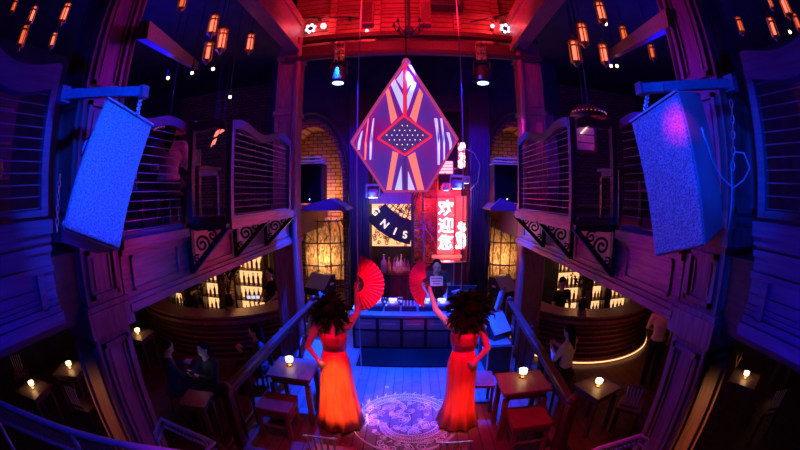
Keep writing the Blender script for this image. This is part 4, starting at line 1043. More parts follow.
# tables, stools, candles
def table(loc, w, d, h, label, rz=0.0, m='tablewood'):
    t = thing('square_table', label, 'table', loc, rz, None)
    MB().box((0, 0, h - 0.02), (w, d, 0.04)).build('table_top', M[m], t, bevel=0.006)
    MB().bx(-w / 2 + 0.05, w / 2 - 0.05, -d / 2 + 0.05, d / 2 - 0.05, h - 0.13, h - 0.04).build('apron', M[m], t)
    for sx in (-1, 1):
        for sy in (-1, 1): MB().box((sx * (w / 2 - 0.06), sy * (d / 2 - 0.06), (h - 0.13) / 2), (0.06, 0.06, h - 0.13)).build('leg', M[m], t)
    return t
def stool(loc, w, d, h, label, rz=0.0):
    t = thing('padded_stool', label, 'stool', loc, rz, None)
    MB().box((0, 0, h - 0.04), (w, d, 0.08)).build('seat', M['redleather'], t, bevel=0.02)
    MB().box((0, 0, h - 0.10), (w * 0.94, d * 0.94, 0.05)).build('seat_frame', M['wood'], t)
    for sx in (-1, 1):
        for sy in (-1, 1): MB().box((sx * (w / 2 - 0.04), sy * (d / 2 - 0.04), (h - 0.1) / 2), (0.045, 0.045, h - 0.1)).build('leg', M['wood'], t)
    for sy in (-1, 1): MB().box((0, sy * (d / 2 - 0.04), h * 0.4), (w - 0.1, 0.025, 0.03)).build('stretcher', M['wood'], t)
    for sx in (-1, 1): MB().box((sx * (w / 2 - 0.04), 0, h * 0.55), (0.025, d - 0.1, 0.03)).build('stretcher', M['wood'], t)
    return t
def candle(p, label, s=1.0, energy=0.05):
    t = thing('table_lamp', label, 'lamp', p, 0, 'small glowing table lamps')
    MB().lathe([(0.035 * s, 0.0), (0.04 * s, 0.01), (0.018 * s, 0.025), (0.015 * s, 0.05)], n=16).build('base', M['brass'], t)
    MB().lathe([(0.03 * s, 0.05), (0.045 * s, 0.06), (0.05 * s, 0.11), (0.04 * s, 0.115)], n=16).build('lamp_shade', M['e_candle'], t)
    l = bpy.data.lights.new('lamp_glow', 'POINT'); l.energy = energy; l.color = WARM; l.shadow_soft_size = 0.05
    o = bpy.data.objects.new('lamp_glow', l); C.objects.link(o); o.location = Vector(p) + Vector((0, 0, 0.22))
tl = atZ(299, 368, 0.75)
table((tl.x - 0.07, tl.y, 0), 0.58, 0.55, 0.75, 'dark square table on the left of the stage, beside the left dancer')
candle(atZ(290, 365, 0.752), 'small glowing lamp on the left stage table')
sl_ = atZ(276, 401, 0.47)
stool((sl_.x, sl_.y, 0), 0.45, 0.42, 0.47, 'red padded stool in front of the left stage table')
tr = atZ(523, 381, 0.75)
table((tr.x, tr.y, 0), 0.60, 0.50, 0.75, 'red-brown square table on the right of the stage')
candle(atZ(522.5, 377, 0.752), 'small glowing lamp on the right stage table')
sr_ = atZ(529, 415, 0.47)
stool((sr_.x, sr_.y, 0), 0.47, 0.42, 0.47, 'red padded stool in front of the right stage table')
def chair(loc, rz, label, h=0.95, grp='spindle-backed chairs'):
    t = thing('spindle_chair', label, 'chair', loc, rz, grp)
    MB().box((0, 0, 0.44), (0.42, 0.42, 0.05)).build('seat', M['redleather'], t, bevel=0.015)
    for sx in (-1, 1):
        MB().box((sx * 0.18, 0.18, 0.21), (0.04, 0.04, 0.42)).build('leg', M['darkwood'], t)
        MB().box((sx * 0.18, -0.18, 0.21), (0.04, 0.04, 0.42)).build('leg', M['darkwood'], t)
    for k in range(5): MB().tube([((k - 2) * 0.042, -0.19, 0.46), ((k - 2) * 0.05, -0.22, 0.6), ((k - 2) * 0.058, -0.24, h)], 0.011, 6).build('spindle', M['edge'], t)
    MB().bar((-0.15, -0.245, h), (0.15, -0.245, h), 0.016, 0.016).build('top_rail', M['darkwood'], t, bevel=0.01)
    MB().bar((-0.16, -0.235, 0.56), (0.16, -0.235, 0.56), 0.025, 0.03).build('cross_rail', M['bluepaint'], t)
    return t
# two chairs near the camera, only the tops of their backs show
q = atZ(320, 437, 0.95); chair((q.x, q.y + 0.24 - 0.0, 0), 0.0, 'spindle-backed chair at the bottom edge, below the left dancer')
q = atZ(455, 442, 0.95); chair((q.x, q.y + 0.24, 0), 0.0, 'spindle-backed chair at the bottom edge, below the right dancer')
# dark chairs tucked beside the tables
q = atZ(312, 372, 0.8); chair((q.x + 0.02, 4.25, 0), PI / 2 + 0.3, 'spindle-backed chair between the left table and the left dancer', 0.82)
q = atZ(494, 385, 0.8); chair((q.x - 0.02, 4.1, 0), -PI / 2 - 0.1, 'spindle-backed chair at the left side of the right table', 0.82)

# stage side rails
def stage_rail(a, b_, label, n=9, extra=None):
    t = thing('stage_railing', label, 'railing', (a.x, a.y, 0), 0, None)
    wbuild(MB().bar(a, b_, 0.10, 0.06), 'handrail', M['railwood'], t, bevel=0.015)
    a2 = Vector((a.x, a.y, a.z - 0.08)); b2 = Vector((b_.x, b_.y, b_.z - 0.08))
    wbuild(MB().bar(a2, b2, 0.05, 0.04), 'under_rail', M['railwood'], t)
    for k in range(n):
        p = a.lerp(b_, (k + 0.5) / n)
        wbuild(MB().tube([(p.x, p.y, 0), (p.x, p.y, 0.12), (p.x, p.y, p.z * 0.5), (p.x, p.y, p.z - 0.1)], [0.02, 0.028, 0.018, 0.02], 8), 'baluster', M['railwood'], t)
    for p in (a, b_):
        wbuild(MB().box((p.x, p.y, p.z / 2), (0.11, 0.11, p.z)), 'newel_post', M['darkwood'], t, bevel=0.01)
        wbuild(MB().ball((p.x, p.y, p.z + 0.04), 0.06, 10), 'newel_cap', M['railwood'], t, smooth=True)
    return t
ra, rb = atZ(563, 397, 0.98), atZ(502, 300, 1.0)
ra.x = max(ra.x, 1.62)
stage_rail(Vector((1.78, 2.75, 0.82)), Vector((1.90, 5.9, 0.98)), 'dark wooden railing along the right edge of the stage')
stage_rail(Vector((-1.86, 2.85, 0.84)), Vector((-1.66, 5.9, 0.98)), 'dark wooden railing along the left edge of the stage')
# angled blue-lit glass screens behind the rails
for s, x0, lab in ((-1, -1.24, 'blue-lit slatted screen leaning beside the left railing'), (1, 1.62, 'blue-lit slatted screen beside the right railing, behind the case')):
    t = thing('slatted_screen', lab, 'screen', (x0 + (0.0 if s < 0 else 0.0), 6.0 if s < 0 else 6.4, 0), 0, None)
    for k in range(4):
        MB().bar((s * 0.06 * k, -0.35 + 0.1 * k, 0.55), (s * (0.28 + 0.06 * k), 0.2 + 0.1 * k, 0.98), 0.05, 0.02).build('slat', M['bluepaint'], t)
    MB().box((s * 0.12, 0, 0.27), (0.5, 0.06, 0.54)).build('base_panel', M['black'], t)

# ================================================================== PAINTED FLOOR MEDALLION
md = Vector((0.06, 3.78, 0.001)); RM = 0.72
def ribbon(mb, pts, wds, z=0.0, th=0.003):
    n = len(pts); vs = []
    for i in range(n):
        p = Vector(pts[i]); a = Vector(pts[max(0, i - 1)]); b_ = Vector(pts[min(n - 1, i + 1)]); d = (b_ - a)
        d = d.normalized() if d.length > 1e-9 else Vector((1, 0)); nn = Vector((-d.y, d.x)); w_ = wds[i] if isinstance(wds, list) else wds
        for sd in (-1, 1): vs += [(p.x + nn.x * w_ * sd / 2, p.y + nn.y * w_ * sd / 2, z), (p.x + nn.x * w_ * sd / 2, p.y + nn.y * w_ * sd / 2, z + th)]
    fs = []
    for i in range(n - 1):
        o = 4 * i; fs += [(o + 1, o + 3, o + 7, o + 5), (o, o + 4, o + 6, o + 2), (o, o + 1, o + 5, o + 4), (o + 2, o + 6, o + 7, o + 3)]
    fs += [(0, 2, 3, 1), (4 * n - 4, 4 * n - 3, 4 * n - 1, 4 * n - 2)]
    mb.add(vs, fs)
M['violetcloth'] = noisy('violet_curtain_cloth', (0.4, 0.2, 0.4), (0.55, 0.3, 0.55), 20, 0.8, stretch=(3, 3, 0.3))
M['floorpaint'] = noisy('worn_white_floor_paint', (0.5, 0.48, 0.5), (0.85, 0.82, 0.85), 14, 0.5, bump=0.0)
rn = random.Random(11)
mp_ = MB()
def body_pt(u):                                # serpentine creature: coils over the top then inward
    a = math.radians(165 - 330 * u); r = RM * (0.80 - 0.50 * max(0, u - 0.45) * 1.4)
    return Vector((r * math.cos(a), r * math.sin(a))), a
N_ = 60; P_ = [body_pt(k / N_)[0] for k in range(N_ + 1)]
for off_, wd_ in ((-0.075, 0.012), (0.075, 0.012), (0.0, 0.01)):
    q = []
    for k in range(N_ + 1):
        d = (P_[min(N_, k + 1)] - P_[max(0, k - 1)]).normalized(); tp_ = math.sin(PI * min(1, 0.15 + k / N_ * 0.85))
        q.append(P_[k] + Vector((-d.y, d.x)) * off_ * (0.5 + 0.7 * tp_))
    ribbon(mp_, q, wd_)
for k in range(1, N_ * 2):                      # scales
    u = k / (N_ * 2); p, _ = body_pt(u); p2, _ = body_pt(u + 0.01); d = (p2 - p).normalized(); nn = Vector((-d.y, d.x))
    tp_ = 0.5 + 0.7 * math.sin(PI * min(1, 0.15 + u * 0.85))
    for j in range(3):
        c = p + nn * (-0.045 + 0.045 * j + (0.02 if k % 2 else 0)) * tp_
        ribbon(mp_, [c + nn * 0.018 * tp_, c + d * 0.013, c - nn * 0.018 * tp_], 0.006)
for k in range(26):                            # back fins
    u = 0.04 + 0.92 * k / 26; p, _ = body_pt(u); p2, _ = body_pt(u + 0.01); d = (p2 - p).normalized(); nn = Vector((-d.y, d.x))
    ribbon(mp_, [p + nn * 0.10, p + nn * 0.13 + d * 0.015, p + nn * 0.155 + d * 0.04], [0.02, 0.013, 0.004])
for k in range(11):                            # mane at the left end
    a = math.radians(150 + 11 * k); c = Vector((-0.50, 0.16))
    ribbon(mp_, [c + Vector((math.cos(a + 0.08 * j * (-1) ** k), math.sin(a + 0.08 * j))) * (0.06 + 0.05 * j) for j in range(4)], [0.022, 0.018, 0.012, 0.004])
for cx_, cy_, a0 in ((-0.15, 0.42, 2.0), (0.42, 0.18, 0.4), (0.12, -0.18, 4.2), (-0.3, -0.05, 3.2)):   # claws
    for k in range(5):
        a = a0 + (k - 2) * 0.33; ribbon(mp_, [Vector((cx_, cy_)) + Vector((math.cos(a + 0.12 * j), math.sin(a + 0.12 * j))) * 0.035 * j for j in range(5)], [0.02, 0.018, 0.014, 0.009, 0.003])
cnt = 0
while cnt < 70:                                # cloud and wave curls
    x, y = rn.uniform(-RM, RM), rn.uniform(-RM, RM)
    if math.hypot(x, y) > RM * 0.93: continue
    dmin = min((Vector((x, y)) - p).length for p in P_)
    if dmin < 0.085: continue
    cnt += 1; r0 = rn.uniform(0.03, 0.07); a0 = rn.uniform(0, 6.28); dr_ = rn.choice((-1, 1))
    q = [Vector((x + r0 * (1 - 0.8 * j / 12) * math.cos(a0 + dr_ * j * 0.75), y + r0 * (1 - 0.8 * j / 12) * math.sin(a0 + dr_ * j * 0.75))) for j in range(13)]
    tl_ = Vector((math.cos(a0 - dr_ * 1.3), math.sin(a0 - dr_ * 1.3))) * r0 * 1.5
    ribbon(mp_, [q[0] + tl_] + q, 0.009)
for k in range(3):
    ribbon(mp_, [Vector((RM * (0.97 - 0.02 * k) * math.cos(a), RM * (0.97 - 0.02 * k) * math.sin(a))) for a in [math.radians(x) for x in range(-160 + 20 * k, -20, 5)]], 0.007)
o = mp_.build('floor_medallion', M['floorpaint'], loc=md); tag(o, 'round white scrolled medallion painted on the boards between the dancers', 'painting')
# small separate curl behind it
mb = MB()
for k in range(5):
    a = k * 1.3; ribbon(mb, [Vector((0.03 * math.cos(a + j * 0.6), 0.03 * math.sin(a + j * 0.6))) * (0.5 + 0.12 * j) for j in range(6)], 0.006)
q = atZ(387, 387, 0.001); tag(mb.build('floor_motif', M['floorpaint'], loc=q), 'small curled mark on the boards behind the medallion', 'painting')

# ================================================================== BACK OF THE STAGE
# sub loudspeakers on blue shelves before the arches
def arch_speaker(pT, pB, shelf0, shelf1, Y, label, slabel, s):
    w_ = abs(pB.x - pT.x); h_ = pT.z - pB.z; cx_ = (pT.x + pB.x) / 2
    t = thing('shelf', slabel, 'shelf', ((shelf0 + shelf1) / 2, Y, pB.z - 0.16), 0, 'speaker shelves before the arches')
    ww = abs(shelf1 - shelf0)
    pr = [(-ww / 2, -0.35, 0.0), (ww / 2, -0.35, 0.0), (ww / 2, 0.5, 0.0), (-ww / 2, 0.5, 0.0)]
    MB().prism(pr, (0, 0, 0.05)).build('shelf_board', M['bluepaint'], t)
    xr = ww / 2 * s
    MB().prism([(-ww / 2, -0.34, 0.05), (ww / 2, -0.34, 0.05), (-s * ww * 0.22 , -0.34, 0.26)], (0, 0.8, 0)).build('sloped_apron', M['bluepaint'], t)
    for sx in (-1, 1): MB().bar((sx * ww * 0.4, 0.45, 0.0), (sx * ww * 0.4, 0.75, -0.5), 0.04).build('strut', M['iron'], t)
    MB().bar((0, 0.5, 0.02), (0, 0.9, 0.02), ww * 0.8, 0.04).build('wall_cleat', M['iron'], t)
    t = thing('shelf_speaker', label, 'speaker', (cx_, Y, pB.z), 0, 'black loudspeakers on the shelves')
    MB().box((0, 0.05, h_ / 2), (w_, 0.5, h_)).build('cabinet', M['black'], t, bevel=0.01)
    MB().box((0, -0.205, h_ / 2), (w_ * 0.93, 0.015, h_ * 0.94)).build('grille', M['rubber'], t)
    MB().box((0, -0.05, h_ + 0.012), (w_ * 1.12, 0.4, 0.02)).build('top_plate', M['edge'], t)
    for k in range(2): MB().box((0, -0.02, h_ + 0.07 + 0.07 * k), (w_ * (1.0 - 0.15 * k), 0.3, 0.035)).build('amplifier_tray', M['cabinet'], t, bevel=0.01)
    MB().tube([(0, 0.0, h_ + 0.02), (0, 0, h_ + 0.2)], 0.05, 8).build('riser', M['iron'], t)
    MB().ball((0, -0.215, h_ * 0.1), 0.012, 8).build('badge', M['e_blue'], t)
arch_speaker(atY(301, 165, 7.6), atY(324, 203, 7.6), atY(297, 210, 7.6).x, atY(349, 210, 7.6).x, 7.6, 'black loudspeaker on the blue shelf before the left arch', 'blue-lit sloping shelf before the left brick arch', -1)
arch_speaker(atY(492, 165, 7.6), atY(517, 203, 7.6), atY(487, 210, 7.6).x, atY(523, 210, 7.6).x, 7.6, 'black loudspeaker on the blue shelf before the right arch', 'blue-lit sloping shelf before the right brick arch', 1)
spot('shelf_blue_left', atY(338, 96, 5.9), atY(322, 205, 7.5), 700, DEEP, 20, 0.5)
spot('shelf_blue_right', atY(483, 96, 5.9), atY(505, 205, 7.5), 700, DEEP, 20, 0.5)
spot('shelf_top_left', atY(318, 120, 7.2), atY(312, 166, 7.5), 22, (0.3, 0.35, 1), 45, 0.5)
spot('shelf_top_right', atY(500, 120, 7.2), atY(505, 166, 7.5), 22, (0.3, 0.35, 1), 45, 0.5)

# gilded cage bays low in the arches, with parchment panels lit behind
def cage(x0, x1, z0, z1, Y, label, plabel, hw):
    t = thing('iron_cage', label, 'cage', ((x0 + x1) / 2, Y, z0), 0, 'bowed iron cages in the arches')
    R = (x1 - x0) / 2; H = z1 - z0
    for k in range(7):
        a = PI + PI * k / 6; pts = []
        for j in range(9):
            z = H * j / 8; r = R * (1 + 0.10 * math.sin(PI * j / 8) - (0.12 if j == 8 else 0)); pts.append((r * math.cos(a), 0.55 * r * math.sin(a), z))
        MB().tube(pts, 0.014, 6).build('bar', M['iron'], t)
    for zz in (0.02, 0.33, 0.66, 0.98):
        MB().tube([(R * 1.04 * math.cos(PI + PI * k / 16), 0.58 * R * math.sin(PI + PI * k / 16), H * zz) for k in range(17)], 0.018, 6).build('hoop', M['iron'], t)
    for sx in (-1, 1): MB().tube([(sx * R * 0.3, -0.5 * R, H * 0.98), (sx * R * 0.55, -0.42 * R, H * 0.8), (sx * R * 0.25, -0.52 * R, H * 0.7)], 0.01, 6).build('scroll', M['iron'], t)
    pn = MB().box(((x0 + x1) / 2, Y + 0.62, (z0 + z1) / 2), (x1 - x0 + 0.1, 0.03, H)).build('wall_panel', M['parch']); tag(pn, plabel, 'panel', 'textured panels behind the cages')
M['parch'] = noisy('aged_gilt_panel', (0.10, 0.05, 0.02), (0.85, 0.62, 0.36), 5, 0.8, stretch=(3, 3, 1), bump=0.3, detail=8, dist=1.5)
cage(atY(299, 240, 8.3).x, atY(343, 240, 8.3).x, atY(320, 285, 8.3).z, atY(320, 219, 8.3).z, 8.35, 'bowed wrought iron cage low in the left arch', 'mottled gilt wall panel lit behind the left cage', 1)
cage(atY(492, 240, 8.3).x, atY(524, 240, 8.3).x, atY(510, 285, 8.3).z, atY(510, 219, 8.3).z, 8.35, 'bowed wrought iron cage low in the right arch', 'mottled gilt wall panel lit behind the right cage', 1)
for x_, e_ in ((atY(318, 240, 8.3).x, 26), (atY(508, 240, 8.3).x, 18)):
    point('cage_light', (x_, 8.6, atY(318, 262, 8.3).z), e_ * 1.1, (1, 0.5, 0.2), 0.1)
    point('arch_up_light', (x_, 8.75, atY(318, 205, 8.3).z), e_ * 1.0, (1, 0.28, 0.08), 0.08)

# tall red sign with glowing Chinese greeting
def panel_px(name, x0, y0, x1, y1, Y, m, label, cat='sign', th=0.05, frame=None, group=None):
    a = atY(x0, y0, Y); b_ = atY(x1, y1, Y); c = (a + b_) / 2
    t = thing(name, label, cat, c, 0, group); w_, h_ = abs(b_.x - a.x), abs(a.z - b_.z)
    MB().box((0, 0, 0), (w_, th, h_)).build('face', m, t)
    if frame:
        for sx in (-1, 1): MB().box((sx * w_ / 2, -0.01, 0), (0.03, th + 0.03, h_)).build('frame_side', frame, t)
        for sz in (-1, 1): MB().box((0, -0.01, sz * h_ / 2), (w_ + 0.03, th + 0.03, 0.03)).build('frame_rail', frame, t)
    return t, w_, h_
t, w_, h_ = panel_px('greeting_sign', 437, 197, 454, 254, 8.6, M['e_signred'], 'tall red lightbox with glowing Chinese characters 欢迎您', frame=M['redleather'])
for k, chx in enumerate('欢迎您'):
    text('neon_character', chx, M['e_neon'], t, (0.0, -0.06, h_ * (0.32 - 0.30 * k) - 0.04), 0.40, (PI / 2, 0, 0), 0.012, 0.008)
text('neon_character', '欢', M['e_signred'], t, (0.0, -0.05, h_ * 0.5 + 0.14), 0.30, (PI / 2, 0, 0), 0.008)
# pierced glowing ornament panels beside it
def fretwork(t, w_, h_, m, n, y=-0.04, seed=1, wd=0.012):
    rr = random.Random(seed); mb = MB()
    for k in range(n):
        cx_, cz_ = rr.uniform(-w_ / 2 + 0.04, w_ / 2 - 0.04), rr.uniform(-h_ / 2 + 0.04, h_ / 2 - 0.04); r0 = rr.uniform(0.04, 0.08); a0 = rr.uniform(0, 6.28)
        pts = [(max(-w_ / 2, min(w_ / 2, cx_ + r0 * (1 - 0.75 * j / 11) * math.cos(a0 + j * 0.7))), y, max(-h_ / 2, min(h_ / 2, cz_ + r0 * (1 - 0.75 * j / 11) * math.sin(a0 + j * 0.7)))) for j in range(12)]
        mb.tube(pts, wd, 5)
    mb.build('fretwork', m, t)
t, w_, h_ = panel_px('ornament_panel', 456, 222, 465, 249, 8.55, M['e_signred'], 'narrow panel of glowing scrollwork right of the greeting sign', 'panel', group='glowing ornament panels')
fretwork(t, w_, h_, M['e_neon'], 26, seed=2)
t, w_, h_ = panel_px('ornament_panel', 458, 143, 465, 168, 8.25, M['e_signred'], 'narrow panel of glowing scrollwork high at the right of the chandelier', 'panel', group='glowing ornament panels')
fretwork(t, w_, h_, M['e_neon'], 18, seed=3)
t, w_, h_ = panel_px('lightbox', 456, 196, 467, 221, 8.7, M['e_signred'], 'plain red glowing panel above the scrollwork right of the sign', 'panel')
t, w_, h_ = panel_px('lightbox', 438, 161, 453, 174, 8.6, M['e_signred'], 'bright slatted white-pink panel above the greeting sign', 'panel')
for k in range(4): MB().box((0, -0.04, -h_ / 2 + (k + 0.5) * h_ / 4), (w_ * 0.92, 0.03, h_ / 4 * 0.7)).build('glowing_slat', M['e_signwhite'], t)
t, w_, h_ = panel_px('red_screen', 414, 174, 437, 262, 9.35, M['redleather'], 'deep red panelled wall section behind the spiral stair', 'panel', frame=M['brass'])
fretwork(t, w_, h_, M['brass'], 60, seed=9)
point('niche_red_b', atY(447, 258, 8.3), 34, (1, 0.06, 0.05), 0.1)
point('niche_red_c', atY(428, 205, 8.9), 26, (1, 0.03, 0.05), 0.1)
t, w_, h_ = panel_px('lightbox', 438, 190, 460, 262, 9.3, M['e_signglow'], 'broad dim red panel added for the glow around the greeting sign', 'panel')  # added emissive panel, fills in the red glow around the sign
point('stair_blue', atY(424, 232, 8.5), 14, DEEP, 0.1)
# spiral stair in the niche
p = atY(427, 262, 8.9)
t = thing('spiral_stair', 'small dark spiral stair with blue-lit treads left of the greeting sign', 'stair', (p.x - 0.10, 8.90, 0.0))
MB().tube([(0, 0, 0), (0, 0, 3.6)], 0.035, 8).build('pole', M['bluepaint'], t)
for k in range(16):
    a = k * 0.5 - 0.6; z = 0.4 + 0.2 * k
    MB().prism([(0, 0, z), (0.34 * math.cos(a), 0.34 * math.sin(a), z), (0.34 * math.cos(a + 0.5), 0.34 * math.sin(a + 0.5), z)], (0, 0, 0.03)).build('tread', M['bluepaint'], t)
MB().tube([(0.34 * math.cos(k * 0.25 - 0.6), 0.34 * math.sin(k * 0.25 - 0.6), 0.5 + 0.1 * k + 0.7) for k in range(28)], 0.013, 6).build('handrail', M['brass'], t)
# curved board with letters, left of the niche
Y = 8.35
t = thing('letter_board', 'dark curved board with ivory letters and a lattice above, left of the spiral stair', 'sign', atY(392, 222, Y))
def W_(x, y, dy=0.0): return atY(x, y, Y) + Vector((0, dy, 0))
cc = (424, 172)
def arcp(r, a): return (cc[0] + r * math.cos(math.radians(a)), cc[1] + r * math.sin(math.radians(a)))
band = [arcp(76, a) for a in range(102, 152, 5)] + [arcp(44, a) for a in range(147, 100, -5)]
band = [(max(369, min(409, x)), max(204, min(256, y))) for x, y in band]
o_ = [arcp(74, 101 + 5 * k) for k in range(9)]; i_ = [arcp(50, 101 + 5 * k) for k in range(9)]
for k in range(8):
    wbuild(MB().prism([W_(*q) for q in (o_[k], o_[k + 1], i_[k + 1], i_[k])], (0, 0.05, 0)), 'board_segment', M['tee'], t)
for chx, px, py, rot in (('G', 375.5, 211.5, -0.9), ('N', 384.5, 224, -0.75), ('I', 395, 231.5, -0.4), ('S', 405, 235, -0.1)):
    q = W_(px, py, -0.03) - t.location
    text('letter', chx, M['e_ivory'], t, q, 0.24, (PI / 2, -rot, 0), 0.008, 0.006)
# lattice fan above the letters and gilt panels
lt_ = MB()
for k in range(9):
    a = 105 + 5.5 * k; lt_.tube([W_(*arcp(20, a), 0.02), W_(*arcp(50, a), 0.02)], 0.012, 5)
for r in (26, 36, 46): lt_.tube([W_(*arcp(r, a), 0.02) for a in range(100, 152, 4)], 0.012, 5)
wbuild(lt_, 'fan_lattice', M['tee'], t)
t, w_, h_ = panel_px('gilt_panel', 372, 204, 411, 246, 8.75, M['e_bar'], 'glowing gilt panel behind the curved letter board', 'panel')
fretwork(t, w_, h_, M['brass'], 70, seed=5, wd=0.014)
t, w_, h_ = panel_px('header_beam', 366, 193, 411, 204, 8.3, M['violetcloth'], 'dark beam coloured for the violet light on it, across the top of the letter board', 'beam')  # cloth colour stands in for violet light on the dark beam
t, w_, h_ = panel_px('niche_counter', 372, 274, 419, 314.5, 8.0, M['drape'], 'dark panelled back counter carrying the bottles', 'counter', th=0.4)
for k in range(6): MB().box((-w_ / 2 + (k + 0.5) * w_ / 6, -0.21, 0), (0.03, 0.02, h_)).build('pilaster', M['bluepaint'], t)
MB().box((0, 0, h_ / 2 + 0.02), (w_ + 0.06, 0.46, 0.04)).build('worktop', M['darkwood'], t)
zt = atY(395, 274, 8.0).z + 0.04
# upper timber and door-like frames behind the DJ
t, w_, h_ = panel_px('parasol_canopy', 432, 255, 462, 258, 8.3, M['e_canopylit'], 'low peach-lit canopy edge below the greeting sign, behind the DJ', 'canopy')  # peach light falling on the canopy is painted as emission
t, w_, h_ = panel_px('glass_cabinet', 440, 262, 452, 309, 8.1, M['bluepaint'], 'narrow blue-lit cabinet right of the DJ', 'cabinet', th=0.2, frame=M['edge'])
t, w_, h_ = panel_px('glass_cabinet', 454, 262, 463, 314.5, 8.1, M['redleather'], 'narrow red-lit cabinet right of the blue one', 'cabinet', th=0.2, frame=M['black'])
t, w_, h_ = panel_px('slim_post', 411, 196, 413.5, 309, 8.2, M['bluepaint'], 'slim blue-lit post left of the spiral stair', 'post')

# bottles
def make_bottle(h=0.3, r=0.038, m='glassdark', lid='black', parts=True, label='', group='', loc=(0, 0, 0)):
    prof = [(r * 0.9, 0), (r, 0.01), (r, h * 0.58), (r * 0.75, h * 0.68), (r * 0.33, h * 0.78), (r * 0.33, h * 0.96), (r * 0.38, h)]
    if parts:
        t = thing('bottle', label, 'bottle', loc, 0, group)
        MB().lathe(prof, n=12).build('glass_body', M[m], t, smooth=True)
        MB().lathe([(r * 1.02, h * 0.18), (r * 1.02, h * 0.45)], n=12).build('paper_label', M['paper'], t)
        MB().lathe([(r * 0.42, h * 0.95), (r * 0.42, h * 1.03)], n=10).build('cap', M[lid], t)
        return t
    o = MB().lathe(prof, n=8).build('bottle', M[m], loc=loc); return tag(o, label, 'bottle', group)
M['g_violet'] = mat('violet_glass', (0.5, 0.08, 0.5), 0.15); M['g_clear'] = mat('clear_frosted_glass', (0.75, 0.75, 0.8), 0.2); M['g_amber'] = mat('amber_glass', (0.6, 0.3, 0.05), 0.15)
for px, h, r, m_, lab in ((384, 0.42, 0.07, 'g_clear', 'stout pale bottle at the left end of the back counter'), (389, 0.36, 0.05, 'g_amber', 'amber bottle second from the left on the back counter'),
   (394.5, 0.34, 0.045, 'g_violet', 'violet bottle in the middle of the back counter'), (397.5, 0.38, 0.04, 'g_clear', 'slim clear bottle right of the violet middle bottle'), (401, 0.42, 0.045, 'g_clear', 'tallest pinkish-white bottle on the back counter'),
   (404.5, 0.33, 0.045, 'g_violet', 'violet bottle right of the tallest bottle'), (408, 0.3, 0.04, 'g_violet', 'small violet bottle at the right end of the back counter')):
    make_bottle(h, r, m_, 'chrome', True, lab, 'bottles on the back counter of the niche', (atY(px, 270, 7.95).x, 7.95, zt))
spot('bottle_light', atY(400, 235, 7.6), (atY(398, 270, 7.95).x, 7.95, zt + 0.15), 14, (1, 0.35, 0.7), 30, 0.6)

# moving-head lamps: bright blue-white fixtures either side
def moving_head(p, label, s=1.0):
    t = thing('moving_head_lamp', label, 'spotlight', p, 0, 'small bright stage lamps around the niche')
    MB().box((0, 0, 0.09 * s), (0.2 * s, 0.16, 0.05)).build('base', M['cabinet'], t, bevel=0.008)
    for sx in (-1, 1): MB().box((sx * 0.10 * s, 0, 0.0), (0.025, 0.08, 0.2 * s)).build('yoke_arm', M['cabinet'], t)
    MB().lathe([(0.075 * s, -0.1 * s), (0.085 * s, -0.02), (0.06 * s, 0.05)], n=14).build('head', M['cabinet'], t)
    MB().lathe([(0.07 * s, -0.105 * s), (0.07 * s, -0.1 * s)], n=14).build('lens', M['e_white'], t)
    MB().tube([(0, 0, 0.1 * s), (0, 0.1, 0.3), (0, 8.38 - p.y, 0.35)], 0.014, 6).build('mount_arm', M['iron'], t)
    MB().tube([(0.1, 0, 0.1), (0.22, 0.02, 0.2), (0.25, 0.05, 0.0), (0.15, 0.05, -0.12), (0.1, 0.0, -0.05)], 0.008, 5).build('cable', M['iron'], t)
moving_head(atY(373, 191, 7.9), 'bright blue-white stage lamp left below the chandelier', 1.5)
moving_head(atY(457, 182, 7.9), 'bright blue-white stage lamp right of the chandelier', 1.5)
moving_head(atY(446, 187, 8.1), 'smaller blue stage lamp right below the chandelier', 0.8)
moving_head(atY(372, 166, 7.9), 'unlit-looking small stage lamp high at the left of the chandelier', 0.7)
moving_head(atY(466, 180, 8.1), 'small blue stage lamp at the far right of the lamp cluster', 0.8)
point('lamp_splash_left', atY(371, 200, 7.7), 9, (0.1, 0.15, 1), 0.05)
point('lamp_splash_right', atY(462, 190, 7.7), 9, (0.1, 0.15, 1), 0.05)
t = thing('wire_bow', 'thin curved wire bow right of the chandelier', 'cable', atY(472, 160, 8.1))
wbuild(MB().tube([atY(464, 148, 8.1), atY(474, 153, 8.1), atY(480, 165, 8.1), atY(478, 182, 8.1), atY(470, 190, 8.1)], 0.012, 6), 'wire', M['cabinet'], t)

